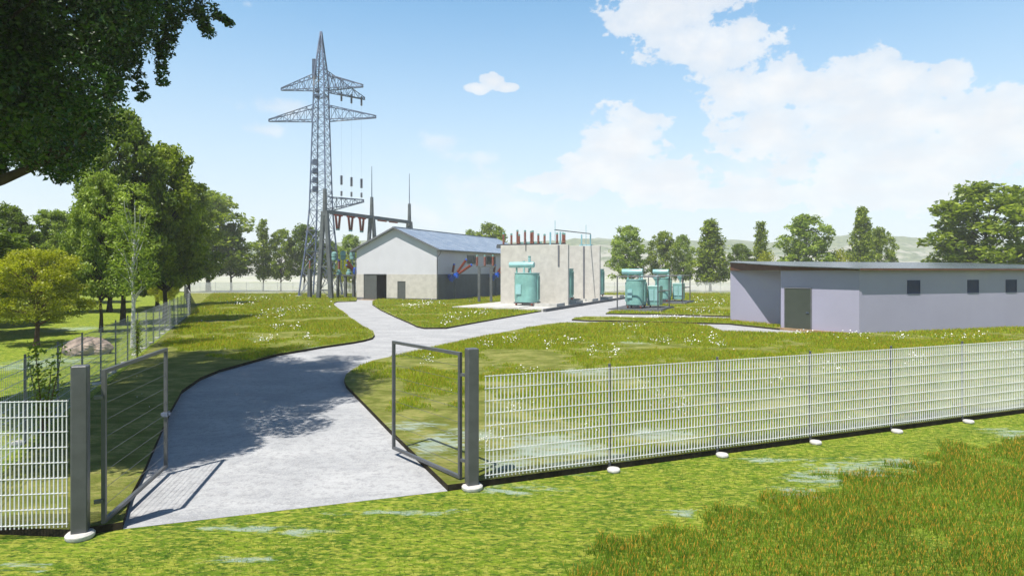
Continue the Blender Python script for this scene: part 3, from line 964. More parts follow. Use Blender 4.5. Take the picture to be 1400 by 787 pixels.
outdoor_set(0, ('concrete base with dark coping under the nearer outdoor transformer', 'grey pipe frame round the nearer outdoor transformer', 'nearer teal outdoor transformer with drum, right of the drive', 'small teal radiator with funnel beside the nearer outdoor transformer'), 1.55)
outdoor_set(12.6, ('concrete base with dark coping under the farther outdoor transformer', 'grey pipe frame round the farther outdoor transformer', 'farther teal outdoor transformer with drum, behind its twin', 'small teal radiator with funnel beside the farther outdoor transformer'), 1.4)

# ------------------------------------------------------------------ annex
an = thing('service_building', 'low lavender grey flat-roofed building with three louvre windows and an olive door', 'building', AK)
loc = lambda p: (p - AK)
WZ = 3.46
BK = Vector((-ADIR.y, ADIR.x, 0))
foot = [AK, AR, AR + BK * 11, AP3 + ADIR * 2 + BK * 1.5, AP3, AP2, AP1]
mb = MB()
fp = [loc(p) for p in foot]
mb.prism([(p.x, p.y) for p in fp], -.05, WZ)
mb.build('wall', M['annex'], an)
# mono-pitch roof: low along the long face, rising away
ov = .34


def roofz(p, off=0):
    return WZ + .05 + max(-.1, (p - AK).dot(BK)) * 0.048 + off


eave = [AK - BK * ov - ADIR * (ov + .1), AR - BK * ov, AR + BK * 11.3, AP3 + BK * 1.8 + ADIR * 1.8, AP3 - ADIR * .12 + BK * .1, AP1 - ADIR * .5 - BK * .4]
mb = MB()
n = len(eave)
vs = [tuple(loc(p) + Vector((0, 0, roofz(p, .02)))) for p in eave] + [tuple(loc(p) + Vector((0, 0, roofz(p, .07)))) for p in eave]
mb.add(vs, [tuple(range(n, 2 * n)), tuple(range(n - 1, -1, -1))] + [(i, (i + 1) % n, n + (i + 1) % n, n + i) for i in range(n)])
rfa = mb.build('roof', M['annex_roof'], an)
mb = MB()
ed = [AK - BK * .1 - ADIR * .12, AP1 - ADIR * .12 - BK * .1, AP3 - ADIR * .05 - BK * .05]
for i in range(len(ed) - 1):
    p, q = ed[i], ed[i + 1]
    a_, b_ = loc(p), loc(q)
    mb.add([(a_.x, a_.y, WZ + .002), (b_.x, b_.y, WZ + .002), (b_.x, b_.y, roofz(q, .018)), (a_.x, a_.y, roofz(p, .018))], [(0, 1, 2, 3)])
mb.bar(loc(AK - BK * .35 - ADIR * .3) + Vector((0, 0, WZ + .05)), loc(AR - BK * .35) + Vector((0, 0, WZ + .05)), .05, .1)
mb.build('fascia', M['fascia'], rfa)
LD = (AP1 - AK).normalized()
LN = Vector((-LD.y, LD.x, 0))
if LN.y > 0: LN = -LN


def panel_on(o, d, nrm, t0, t1, z0, z1, off0, off1, mb=None):
    mb = mb or MB()
    a_, b_ = loc(o + d * t0), loc(o + d * t1)
    vs = [(q.x, q.y, z) for z in (z0, z1) for q in (a_ + nrm * off0, b_ + nrm * off0, b_ + nrm * off1, a_ + nrm * off1)]
    mb.add(vs, [(0, 3, 2, 1), (4, 5, 6, 7), (0, 1, 5, 4), (1, 2, 6, 5), (2, 3, 7, 6), (3, 0, 4, 7)])
    return mb


tA, tB = sorted((hit(1072.6, AK, LD), hit(1110, AK, LD)))
dr_ = panel_on(AK, LD, LN, tA + .05, tB - .05, .0, 2.42, -.05, .03).build('door', M['annex_door'], an)
fr_ = panel_on(AK, LD, LN, tA, tA + .049, 0, 2.48, -.05, .05)
panel_on(AK, LD, LN, tB - .049, tB, 0, 2.48, -.05, .05, fr_)
panel_on(AK, LD, LN, tA + .05, tB - .05, 2.421, 2.48, -.05, .05, fr_)
fr_.build('door_frame', M['plinth'], dr_)
panel_on(AK, LD, LN, tA + .15, tA + .3, 1.05, 1.09, .031, .08).build('handle', M['galv'], dr_)
FN = -BK
for a_, b_ in ((1240.4, 1257.6), (1322.6, 1337.8), (1375, 1389.6), (1450, 1462), (1495, 1506)):
    t0, t1 = hit(a_, AK, ADIR), hit(b_, AK, ADIR)
    dd_ = (AK + ADIR * t0).y
    z0, z1 = zat(401.5, dd_), zat(383, dd_)
    z0, z1 = 2.17, 2.92
    wf = panel_on(AK, ADIR, FN, t0, t0 + .05, z0, z1, -.05, .03)
    panel_on(AK, ADIR, FN, t1 - .05, t1, z0, z1, -.05, .03, wf)
    panel_on(AK, ADIR, FN, t0 + .051, t1 - .051, z0, z0 + .05, -.05, .03, wf)
    panel_on(AK, ADIR, FN, t0 + .051, t1 - .051, z1 - .05, z1, -.05, .03, wf)
    wo = wf.build('window', M['navy'], an)
    lv = panel_on(AK, ADIR, FN, t0 + .051, t1 - .051, z0 + .051, z1 - .051, -.04, .004)
    for k in range(5):
        zz = z0 + .08 + k * (z1 - z0 - .1) / 5
        p0, p1 = loc(AK + ADIR * (t0 + .06) + FN * .02), loc(AK + ADIR * (t1 - .06) + FN * .02)
        lv.bar(p0 + Vector((0, 0, zz + .03)), p1 + Vector((0, 0, zz + .03)), .03, .05)
    lv.build('louvre', M['navy'], wo)
st = panel_on(AK, LD, LN, 0.3, (AP1 - AK).length + .2, 0, LZ + .02, .02, .35)
D2 = (AP3 - AP2).normalized()
N2 = Vector((-D2.y, D2.x, 0))
if N2.x > 0: N2 = -N2
panel_on(AP2, D2, N2, -.1, (AP3 - AP2).length, 0, LZ + .02, .02, .4, st)
st.build('gravel_strip', M['sand'], an)

# ------------------------------------------------------------------ lattice tower
TW = Vector(((439 - 700) / F * 85, 85, LZ))
tow = thing('transmission_tower', 'tall steel lattice pylon with two pairs of cross arms', 'pylon', TW, -math.radians(8))
LV = [(0, 2.15), (3.2, 1.82), (6.0, 1.54), (8.8, 1.32), (11.5, 1.14)]
z = 11.5
while z < 25.6:
    z += 1.28
    LV.append((z, 1.14 - (z - 11.5) / 14.1 * .36))
for z_, s_ in ((27.1, .75), (28.3, .72), (29.4, .68), (30.4, .62), (31.4, .51), (32.4, .40), (33.4, .30), (34.4, .19), (35.7, .06)):
    LV.append((z_, s_))
body, brace = MB(), MB()
cs = ((-1, -1), (1, -1), (1, 1), (-1, 1))
for i in range(len(LV) - 1):
    (z0, a_), (z1, b_) = LV[i], LV[i + 1]
    wleg = .17 if z0 < 11 else .14
    for cx, cy in cs:
        body.bar((cx * a_, cy * a_, z0), (cx * b_, cy * b_, z1), wleg)
    for k in range(4):
        (x0, y0), (x1, y1) = cs[k], cs[(k + 1) % 4]
        wb = .06 if z0 < 11 else .05
        brace.bar((x0 * a_, y0 * a_, z0), (x1 * b_, y1 * b_, z1), wb)
        brace.bar((x1 * a_, y1 * a_, z0), (x0 * b_, y0 * b_, z1), wb)
        brace.bar((x0 * b_, y0 * b_, z1), (x1 * b_, y1 * b_, z1), wb)
body.build('lattice_legs', M['galv'], tow)
brace.build('lattice_bracing', M['galv'], tow)
for cx, cy in cs:
    MB().bbox(cx * 2.15 - .35, cx * 2.15 + .35, cy * 2.15 - .35, cy * 2.15 + .35, -.15, .12).build('footing', M['slab'], tow)


def halfw(z):
    return float(np.interp(z, [l[0] for l in LV], [l[1] for l in LV]))


def arm(sgn, zb, zt, ln, mat='galv', tipdz=0.0, nb=7, yaw=0.0):
    mb = MB()
    a_, b_ = halfw(zb), halfw(zt)
    c_, s_ = math.cos(yaw), math.sin(yaw)
    tip = Vector((sgn * ln * c_, ln * s_, zb + .1 + tipdz))
    roots = [Vector((sgn * a_, -a_, zb)), Vector((sgn * a_, a_, zb)), Vector((sgn * b_, -b_, zt)), Vector((sgn * b_, b_, zt))]
    tips = [tip + Vector((0, -.12, 0)), tip + Vector((0, .12, 0)), tip + Vector((0, -.1, .3)), tip + Vector((0, .1, .3))]
    for r, q in zip(roots, tips):
        mb.bar(r, q, .10)
    for i in range(nb):
        f0, f1 = i / nb, (i + 1) / nb
        L = lambda j, f: roots[j].lerp(tips[j], f)
        for (j, k) in ((0, 2), (1, 3), (0, 1), (2, 3)):
            mb.bar(L(j, f0), L(k, f1), .05) if i % 2 == 0 else mb.bar(L(k, f0), L(j, f1), .05)
        for (j, k) in ((0, 2), (1, 3), (0, 1)):
            mb.bar(L(j, f1), L(k, f1), .045)
    mb.bar(tips[0], tips[1], .1); mb.bar(tips[2], tips[3], .1); mb.bar(tips[0], tips[2], .1)
    mb.build('cross_arm', M[mat], tow)
    return tip


arm(-1, 23.7, 25.7, 7.5); arm(1, 23.7, 25.7, 7.7)
arm(-1, 27.9, 29.9, 5.7); arm(1, 27.9, 29.9, 5.9)
arm(1, 27.6, 30.6, 5.9, 'galv_dark', -1.2, 7, .12)
arm(1, 11.6, 13.3, 6.0, 'galv_dark', .9)
MB().box(-1.15, -.78, -.3, .3, 29.4, 32.0).build('climbing_cage', M['galv_dark'], tow)
mbp = MB()
for zz in (14.0, 15.2, 16.4, 17.6):
    mbp.box(-.8, -.2, -.95, -.4, zz, zz + .7)
for zz in (26.6, 27.4):
    mbp.box(-.6, -.1, -.7, -.2, zz, zz + .5)
mbp.build('equipment_box', M['galv_dark'], tow)
for k, x in enumerate((2.75, 4.1, 5.45)):
    dz = -.32 * k
    y_ = .12 * x
    cw = thing('down_conductor', ('leftmost', 'middle', 'rightmost')[k] + ' hanging wire of three grey insulators right of the pylon', 'conductor', TW + Vector((0, 0, 0)), -math.radians(8), 'hanging conductors right of the pylon')
    MB().tube([(x, y_, 12.9), (x, y_, 28.3 + dz - .05 * x)], .005, 4).build('wire', M['galv_dark'], cw)
    for (z0, ln, r_) in ((26.3 + dz, 1.25, .16), (15.0 + dz * .7, 1.25, .2), (13.5 + dz * .35, .65, .17)):
        insulator(cw, (x, y_, z0), (0, 0, 1), ln, r_, 'grey_porcelain', None)

# ------------------------------------------------------------------ gantry of A-frames
G0 = Vector((-22.9, 76.9, LZ))
BZ = 10.7
ga = thing('steel_gantry', 'dark steel gantry of three A-frames carrying a beam and V insulators behind the hall', 'gantry', G0, RZ)
for k, v in enumerate((0, 9.4, 18.6)):
    f = MB()
    for s in (-1, 1):
        f.bar((s * (1.05 if k else 1.0), v, -.1), (s * .22, v, BZ), .5 if k == 0 else .42, .34)
    for zz in (1.0, 3.9, 7.2):
        hw = 1.0 - .78 * zz / BZ
        f.bar((-hw, v, zz), (hw, v, zz), .18, .18)
    if k == 0:
        f.bar((-.7, v + .2, 3.9), (.95, v + .2, .8), .08)
        f.bar((-.95, v + .2, .8), (.7, v + .2, 3.9), .08)
    fo = f.build('a_frame', M['frame_steel'], ga)
    MB().tube([(0, v, BZ - .6), (0, v, BZ + 2.7)], [.3, .22], 10).build('mast', M['frame_steel'], fo, True)
    if k:
        MB().tube([(0, v, BZ + 2.7), (0, v, BZ + (6.9 if k == 1 else 7.2))], [.07, .035], 6).build('lightning_rod', M['galv'], fo)
bm = MB()
for x in (-.22, .22):
    bm.bar((x, .3, BZ - .05), (x, 18.4, BZ - .05), .14, .42)
for i in range(18):
    bm.bar((-.2, .5 + i, BZ), (.2, 1.2 + i, BZ), .08)
bm.build('beam', M['frame_steel'], ga)
for v in (2.4, 4.9, 7.2):
    for s in (-1, 1):
        q = Vector((0, v + s * .42, BZ - .3))
        insulator(ga, q, (0, -s * .22, -1.5), 1.75, .19, 'red', 'teal_cap', 'strain_insulator', 'clamp')
    MB().tube([(-.1, v - .6, BZ - .34), (-.1, v + 1.0, BZ - .34)], .09, 8).build('busbar', M['red'], ga)
for v in (11.5, 14.2):
    MB().tube([(-.1, v - .6, BZ - .34), (-.1, v + 1.4, BZ - .34)], .1, 8).build('busbar', M['red'], ga)

# left single post insulator
p = G(423.5, 406.6, LZ)
pt = thing('post_insulator', 'single grey post with a brown insulator left of the gantry', 'insulator post', p, RZ)
MB().bbox(-.22, .22, -.22, .22, -.02, 3.65, .03).build('column', M['frame_steel'], pt)
insulator(pt, (0, 0, 3.66), (0, 0, 1), 1.05, .13, 'red')

# disconnector table left of hall
p = G(467, 407.2, LZ)
sb = thing('disconnector', 'steel table carrying teal and brown switch insulators left of the hall', 'disconnector', p, RZ)
for x, y in ((-1.9, 0), (.6, 0), (-1.9, 1.6), (.6, 1.6)):
    MB().bbox(x - .15, x + .15, y - .15, y + .15, -.02, 2.75, .02).build('leg', M['frame_steel'], sb)
MB().box(-2.4, 2.2, -.25, 0, 2.751, 2.93).box(-2.4, 2.2, 1.6, 1.85, 2.751, 2.93).build('crossbeam', M['frame_steel'], sb)
for x in (-1.9, -.55, .95):
    MB().lathe([(.34, 0), (.34, .28), (.2, .36), (.2, .6), (.12, .65)], (x, .2, 2.93), (0, 0, 1), 12).build('base_drum', M['teal_cap'], sb, True)
for x in (-.55, ):
    insulator(sb, (x, .2, 3.58), (0, 0, 1), 1.0, .2, 'red', 'blue')
insulator(sb, (1.9, .2, 3.35), (-1.15, 0, 1.25), 1.65, .17, 'red', 'blue')
insulator(sb, (1.7, .5, 3.3), (-1.4, 0, .8), 1.45, .17, 'red', 'blue')
MB().lathe([(.3, 0), (.36, .1), (.36, .75), (.2, .85)], (2.0, .2, 2.95), (.1, 0, 1), 12).build('drive_housing', M['blue'], sb, True)
for x, zz in ((-1.9, 4.6), (-.5, 4.7), (.95, 4.7)):
    MB().lathe([(.1, 0), (.33, .15), (.33, .45), (.24, .52), (.34, .6), (.34, 1.05), (.15, 1.2)], (x, .9, zz), (0, 0, 1), 12).build('cap_drum', M['teal_cap'], sb, True)
    MB().tube([(x, .9, 3.59), (x, .9, zz)], .07, 8).build('stem', M['teal_cap'], sb, True)

# portal frame with three insulators right of hall
p = G(655, 413.5, LZ)
pf = thing('insulator_portal', 'dark steel portal with three upright insulators beside the hall wall', 'portal frame', p, -math.radians(10))
for x in (0, 1.3):
    MB().bbox(x - .13, x + .13, -.13, .13, -.02, 3.75, .02).build('leg', M['frame_steel'], pf)
MB().box(-.35, 1.75, -.14, .14, 3.751, 3.9).build('crossbeam', M['frame_steel'], pf)
for x in (-.22, .62, 1.5):
    insulator(pf, (x, 0, 3.901), (0, 0, 1), .95, .15, 'red')
for n_, (px, v, lab) in enumerate(((622, 0, 'blue switch with three tilted brown insulators on the hall side wall'), (678, 0, 'second blue switch half hidden behind the nearer blast wall'))):
    tv = hit(px, Hf + B * .9, A)
    q = Hf + B * .9 + A * tv
    bl = thing('circuit_breaker', lab, 'circuit breaker', (q.x, q.y, LZ), RZ + (0 if n_ == 0 else .05), 'blue circuit breakers beside the hall')
    MB().tube([(0, 0, -.02), (0, 0, 2.3)], .12, 8).build('column', M['slate'], bl, True)
    MB().lathe([(.3, 0), (.34, .03), (.34, .12), (.28, .14), (.28, .75), (.34, .77), (.34, .9), (.2, 1.0), (.12, 1.1)], (-.5, -.2, 2.25), (.75, .15, .75), 14).lathe([(.22, 0), (.22, .5), (.3, .52), (.3, .62)], (.25, -.1, 2.55), (.3, .2, 1), 12).build('drive_housing', M['blue'], bl, True)
    MB().lathe([(.12, 0), (.16, .08), (.34, .12), (.34, .24), (.24, .28), (.24, .6), (.32, .62), (.32, .74), (.15, .8)], (-1.35, .1, 2.85), (1.0, -.15, -.25), 12).build('end_cap', M['blue'], bl, True)
    insulator(bl, (.25, .1, 3.2), (.55, .5, 1.0), 1.75, .19, 'red', 'blue')
    insulator(bl, (.55, -.1, 3.05), (1.1, .3, .75), 1.75, .19, 'red', 'blue')
    insulator(bl, (-.25, -.1, 3.2), (.15, .1, 1), .85, .18, 'red', 'blue')

# ------------------------------------------------------------------ gates and fences
PL = 2.3
FT = 1.66


def panel_mesh(L, name, wv=0.0135, wh=0.006, nv=None):
    mb = MB()
    nv = nv or int(round(L / .064))
    z0 = .04
    def rod(a, b, r):
        mb.bar(a, b, r)
    for i in range(nv):
        x = .03 + (L - .06) * i / (nv - 1)
        mb.box(x - wv / 2, x + wv / 2, -wv / 2, wv / 2, z0, FT)
    for k in range(9):
        z = z0 + .045 + (FT - z0 - .055) * k / 8
        for s in (-1, 1):
            mb.box(.01, L - .01, s * (wv / 2 + wh / 2) - wh / 2 + .0005 * s, s * (wv / 2 + wh / 2) + wh / 2 + .0005 * s, z - wh / 2, z + wh / 2)
    return mb.mesh(name, M['wire'])


PM = panel_mesh(PL, 'mesh_panel')
PM_FAR = panel_mesh(PL, 'mesh_panel', 0.030, 0.022, 24)
PM_SIDE = panel_mesh(PL, 'mesh_panel', 0.0035, 0.0055, 24)
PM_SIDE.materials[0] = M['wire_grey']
POSTM = MB().bbox(-.019, .019, -.019, .019, -.05, FT + .06, .006).mesh('post', M['post'])
FOOTM = MB().lathe([(.10, 0), (.11, .015), (.11, .05), (.095, .065)], (0, 0, 0), (0, 0, 1), 20).mesh('foot', M['concrete_foot'], True)


def fence(name, label, a, b, panel, group, z=LZ, foot_side=None, first_post=True, last_post=True):
    a, b = Vector(a), Vector(b)
    L = (b - a).length
    n = max(1, int(round(L / PL)))
    sx = L / n / PL
    d = (b - a).normalized()
    t = thing(name, label, 'fence', (a.x, a.y, z), math.atan2(d.y, d.x), group)
    for i in range(n):
        o = link_mesh('mesh_panel', panel, t)
        o.location = (i * PL * sx, 0, 0)
        o.scale = (sx, 1, 1)
    for i in range(0 if first_post else 1, n + (1 if last_post else 0)):
        o = link_mesh('post', POSTM, t)
        o.location = (i * PL * sx, .035, 0)
        if foot_side is not None:
            f = link_mesh('foot', FOOTM, o)
            f.location = (0, foot_side - .035, -z + .001 if foot_side < 0 else .001)
    return t


gate_dir = None
PR = G(645, 668)          # right gate post foot
PLf = G(110, 734)         # left gate post foot
GH = 2.2
fence('mesh_fence', 'long white mesh fence running right from the open gate', PR + fence_dir * .2, PR + fence_dir * (.2 + PL * 16), PM, 'white mesh fences round the site', LZ, -.10, False)
ld = (G(0, 739) - PLf).normalized()
fence('mesh_fence', 'short white mesh fence left of the left gate post', PLf + ld * .14, PLf + ld * (.14 + PL * .8), PM, 'white mesh fences round the site', LZ, -.10 if False else None, False)
side0 = PLf + ld * (.14 + PL * .8)
side_a = G(138, 539.4)
sdv = Vector((-.4377, 1, 0)).normalized()
sA = Vector((-7.35, 8.25, 0))
sB = Vector((-24.6, 48, 0))
sC = Vector((-49.0, 94, 0))
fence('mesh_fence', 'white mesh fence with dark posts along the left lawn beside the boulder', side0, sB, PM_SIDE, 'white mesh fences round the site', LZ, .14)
fence('mesh_fence', 'white mesh fence seen nearly edge-on at the far left corner of the lawn', sB, sC, PM_FAR, 'white mesh fences round the site')
fence('mesh_fence', 'distant white mesh fence crossing the back of the site below the trees', sC, Vector((80, 96, 0)), PM_FAR, 'white mesh fences round the site')


def gate(post, lab_post, lab_leaf, hinge, tip, swing_name):
    pt = thing('gate_post', lab_post, 'post', post, 0, 'thick grey gate posts')
    ang = math.atan2(fence_dir.y, fence_dir.x)
    pt.rotation_euler.z = ang
    MB().bbox(-.09, .09, -.09, .09, .0, GH, .012).build('column', M['post'], pt)
    MB().lathe([(.15, 0), (.165, .02), (.165, .055), (.14, .08)], (0, -.02, .001), (0, 0, 1), 24).build('foot', M['concrete_foot'], pt, True)
    h, t_ = Vector(hinge), Vector(tip)
    L = (t_ - h).length
    d = (t_ - h).normalized()
    gl = thing('gate_leaf', lab_leaf, 'gate', (h.x, h.y, h.z), math.atan2(d.y, d.x), 'open gate leaves')
    z0, z1 = .12, GH - .08
    mb = MB()
    mb.box(0, .05, -.025, .025, z0, z1)
    mb.box(L - .05, L, -.025, .025, z0, z1)
    mb.box(.051, L - .051, -.025, .025, z0, z0 + .05)
    mb.box(.051, L - .051, -.025, .025, z1 - .05, z1)
    mb.build('frame', M['post'], gl)
    mb = MB()
    for k in range(1, 9):
        zz = z0 + (z1 - z0) * k / 9
        mb.bar((.03, 0, zz), (L - .03, 0, zz), .0045)
    mb.build('mesh_infill', M['steel'], gl)
    for zz in (z0 + .3, z1 - .35):
        hd = (Vector((post[0], post[1], 0)) - Vector((h.x, h.y, 0)))
        ca, sa = math.cos(-gl.rotation_euler.z), math.sin(-gl.rotation_euler.z)
        hl = Vector((hd.x * ca - hd.y * sa, hd.x * sa + hd.y * ca, 0))
        MB().bar((-.002, 0, zz), (hl.x * .42, hl.y * .42, zz), .045, .045).build('hinge', M['post'], gl)
    return gl, L


lgh, lgt = G(127, 737) + Vector((.06, .12, 0)), G(220.5, 652)
lg, LL = gate((PLf.x, PLf.y, 0), 'thick grey gate post at the left side of the entrance', 'left open gate leaf of grey tube over the shaded lawn edge with a latch', (PLf.x + .2, PLf.y + .14, 0.0), (lgt.x, lgt.y + .15, 0), 'l')
MB().box(LL - .08, LL + .05, -.04, .04, .98, 1.05).box(LL - .05, LL + .02, -.07, .07, .995, 1.035).build('latch', M['galv'], lg)
rgt = G(536, 624)
rg, LR = gate((PR.x, PR.y, 0), 'thick grey gate post at the right side of the entrance', 'right open gate leaf of grey tube reaching over the drive edge', (PR.x - .18, PR.y + .12, 0.0), (rgt.x, rgt.y + .1, 0), 'r')

# ------------------------------------------------------------------ boulder
p = G(118, 484, LZ)
bo = MB()
r_ = random.Random(4)
nu, nv = 26, 14
vs, fs = [], []
for j in range(nv + 1):
    th = math.pi * j / nv
    for i in range(nu):
        ph = 2 * math.pi * i / nu
        k = 1 + .13 * math.sin(3 * ph + 1) * math.sin(th) + .09 * math.sin(5 * ph + 2 * th) + .05 * math.sin(9 * ph + 5 * th) + r_.uniform(-.035, .035)
        vs.append((.95 * k * math.sin(th) * math.cos(ph), .6 * k * math.sin(th) * math.sin(ph), .22 + .50 * k * math.cos(th)))
for j in range(nv):
    for i in range(nu):
        a = j * nu + i
        b_ = j * nu + (i + 1) % nu
        fs.append((a, a + nu, b_ + nu, b_))
bo.add(vs, fs)
o = bo.build('boulder', M['rock'])
o.location = p
o.rotation_euler.z = .2
o.scale = (.9, .9, .9)
tag(o, 'brown boulder lying on the grass behind the left fence', 'boulder')


# ------------------------------------------------------------------ foliage
def leaf_quads(cent, size, r, shape=0.55):
    """one small kite per leaf, random orientation biased to face up/outward"""
    n = len(cent)
    nrm = r.normal(size=(n, 3))
    nrm[:, 2] = np.abs(nrm[:, 2]) + .3
    nrm /= np.linalg.norm(nrm, axis=1)[:, None]
    t = np.cross(nrm, r.normal(size=(n, 3)))
    t /= np.linalg.norm(t, axis=1)[:, None] + 1e-9
    b = np.cross(nrm, t)
    s = (size * r.uniform(.6, 1.35, n))[:, None]
    q = np.empty((n, 4, 3))
    q[:, 0] = cent - t * s * .5
    q[:, 1] = cent + b * s * .5 * shape - t * s * .05
    q[:, 2] = cent + t * s * .5
    q[:, 3] = cent - b * s * .5 * shape - t * s * .05
    return q.reshape(-1, 3)


def make_tree(seed, h=10.0, w_=6.0, z0=2.2, shape='round', nclump=60, nleaf=160, leaf=.16, tr=.16, leafm='leaf', barkm='bark', clump=.9, spread=.8):
    """returns (trunk mesh, crown mesh) for a tree of height h at origin"""
    r = np.random.default_rng(seed)
    rr = random.Random(seed)
    cl_, ctr = [], []
    for i in range(nclump):
        f = (i + rr.random()) / nclump           # 0 bottom .. 1 top
        if shape == 'round':
            prof = math.sqrt(max(0, 1 - ((f - .42) / .60) ** 2))
        elif shape == 'cone':
            prof = (1 - f) ** .75 * (0.55 + .45 * min(1, f / .15)) + .05
        elif shape == 'slender':
            prof = .55 * math.sin(math.pi * min(1, .12 + f * .86)) ** .6 + .1 + (.12 if f < .4 else 0)
        else:                                    # broad, irregular
            prof = math.sqrt(max(0, 1 - ((f - .38) / .64) ** 2)) * (.75 + .35 * rr.random())
        a = i * 2.39996 + rr.uniform(-.5, .5)
        rad = prof * w_ / 2 * math.sqrt(rr.uniform(.12, 1.0)) * rr.uniform(.8, 1.08)
        cl_.append((rad * math.cos(a), rad * math.sin(a), z0 + clump * .3 + f * (h - z0 - clump * .6)))
        cs_ = clump * rr.uniform(.6, 1.3) * (1 - .4 * f if shape in ('cone', 'slender') else 1 - .15 * f)
        k = int(nleaf * rr.uniform(.6, 1.3) * (cs_ / clump) ** 1.5)
        d = r.normal(size=(k, 3))
        d /= np.linalg.norm(d, axis=1)[:, None]
        rad_ = r.uniform(.15, 1, k) ** .45
        lump = 1 + .35 * np.sin(d[:, 0] * 4 + i) * np.sin(d[:, 1] * 5 + 2 * i)
        d = d * (rad_ * lump * cs_)[:, None] * np.array([1.1, 1.1, .72])
        ctr.append(d + np.array(cl_[-1]))
    # stray twigs
    cent = np.concatenate(ctr)
    crown = np_mesh('crown', leaf_quads(cent, leaf, r), 4, M[leafm])
    tb = MB()
    lean = [(0, 0, -.1)]
    top = h * (.9 if shape in ('cone', 'slender') else .72)
    for k in range(1, 8):
        f = k / 7
        lean.append((rr.uniform(-.04, .04) * h * f * .6, rr.uniform(-.04, .04) * h * f * .6, top * f))
    tb.tube(lean, [tr * 1.35 if k == 0 else tr * (1 - .8 * k / 7) for k in range(8)], 8, False)
    for c in cl_[::2]:
        f = min(.93, max(.16, (c[2] * .72) / top))
        k = int(f * 7)
        a_, b_ = Vector(lean[k]), Vector(lean[min(7, k + 1)])
        s_ = a_.lerp(b_, f * 7 - k)
        e = Vector(c)
        mid = s_.lerp(e, .5) + Vector((rr.uniform(-.15, .15), rr.uniform(-.15, .15), .03 * h * .3))
        r0 = tr * (1 - .8 * f) * .55
        tb.tube([s_, mid, e], [r0, r0 * .6, r0 * .18], 5, False)
    trunk = tb.mesh('trunk', M[barkm], True)
    return trunk, crown, h, w_


def plant(name, proto, label, px, D, top_py, wpx, cat='tree', group=None, rot=None, base_z=0.0, x=None):
    tm, cm, h, w_ = proto
    X = (px - 700) / F * D if x is None else x
    hh = zat(top_py, D) - base_z
    ww = wpx / F * D
    t = thing(name, label, cat, (X, D, base_z), rot if rot is not None else random.uniform(0, 6.28), group)
    t.scale = (ww / w_, ww / w_, hh / h)
    link_mesh('trunk', tm, t)
    link_mesh('crown', cm, t)
    return t


far_a = make_tree(1, 10, 6.4, 2.0, 'round', 90, 130, .36, .17, 'leaf', 'bark', .72)
far_b = make_tree(2, 10, 6.0, 2.4, 'broad', 85, 130, .36, .17, 'leaf_dark', 'bark', .75)
far_s = make_tree(3, 10, 3.4, 1.8, 'slender', 60, 150, .32, .12, 'leaf', 'bark', .75)
far_c = make_tree(4, 10, 4.6, 1.2, 'cone', 80, 150, .34, .14, 'leaf', 'bark', .85)
far_p = make_tree(5, 10, 6.0, 2.0, 'broad', 85, 130, .36, .16, 'leaf_pale', 'bark', .72)
shr_y = make_tree(6, 10, 12.0, 0.6, 'round', 34, 120, .6, .2, 'leaf_yellow', 'brown_bark', 2.2)
nr_a = make_tree(7, 10, 6.0, 2.0, 'broad', 170, 230, .25, .17, 'leaf', 'bark', .58)
nr_b = make_tree(8, 10, 6.4, 1.6, 'round', 170, 230, .25, .18, 'leaf_dark', 'bark', .62)
nr_c = make_tree(9, 10, 6.2, 2.4, 'broad', 150, 230, .23, .16, 'leaf_pale', 'bark', .56)
nr_y = make_tree(10, 4.4, 4.4, 1.15, 'broad', 110, 330, .085, .10, 'leaf_yellow', 'brown_bark', .36)
birch = make_tree(12, 7.0, 2.6, 2.2, 'slender', 34, 170, .10, .075, 'leaf_pale', 'birch', .45)

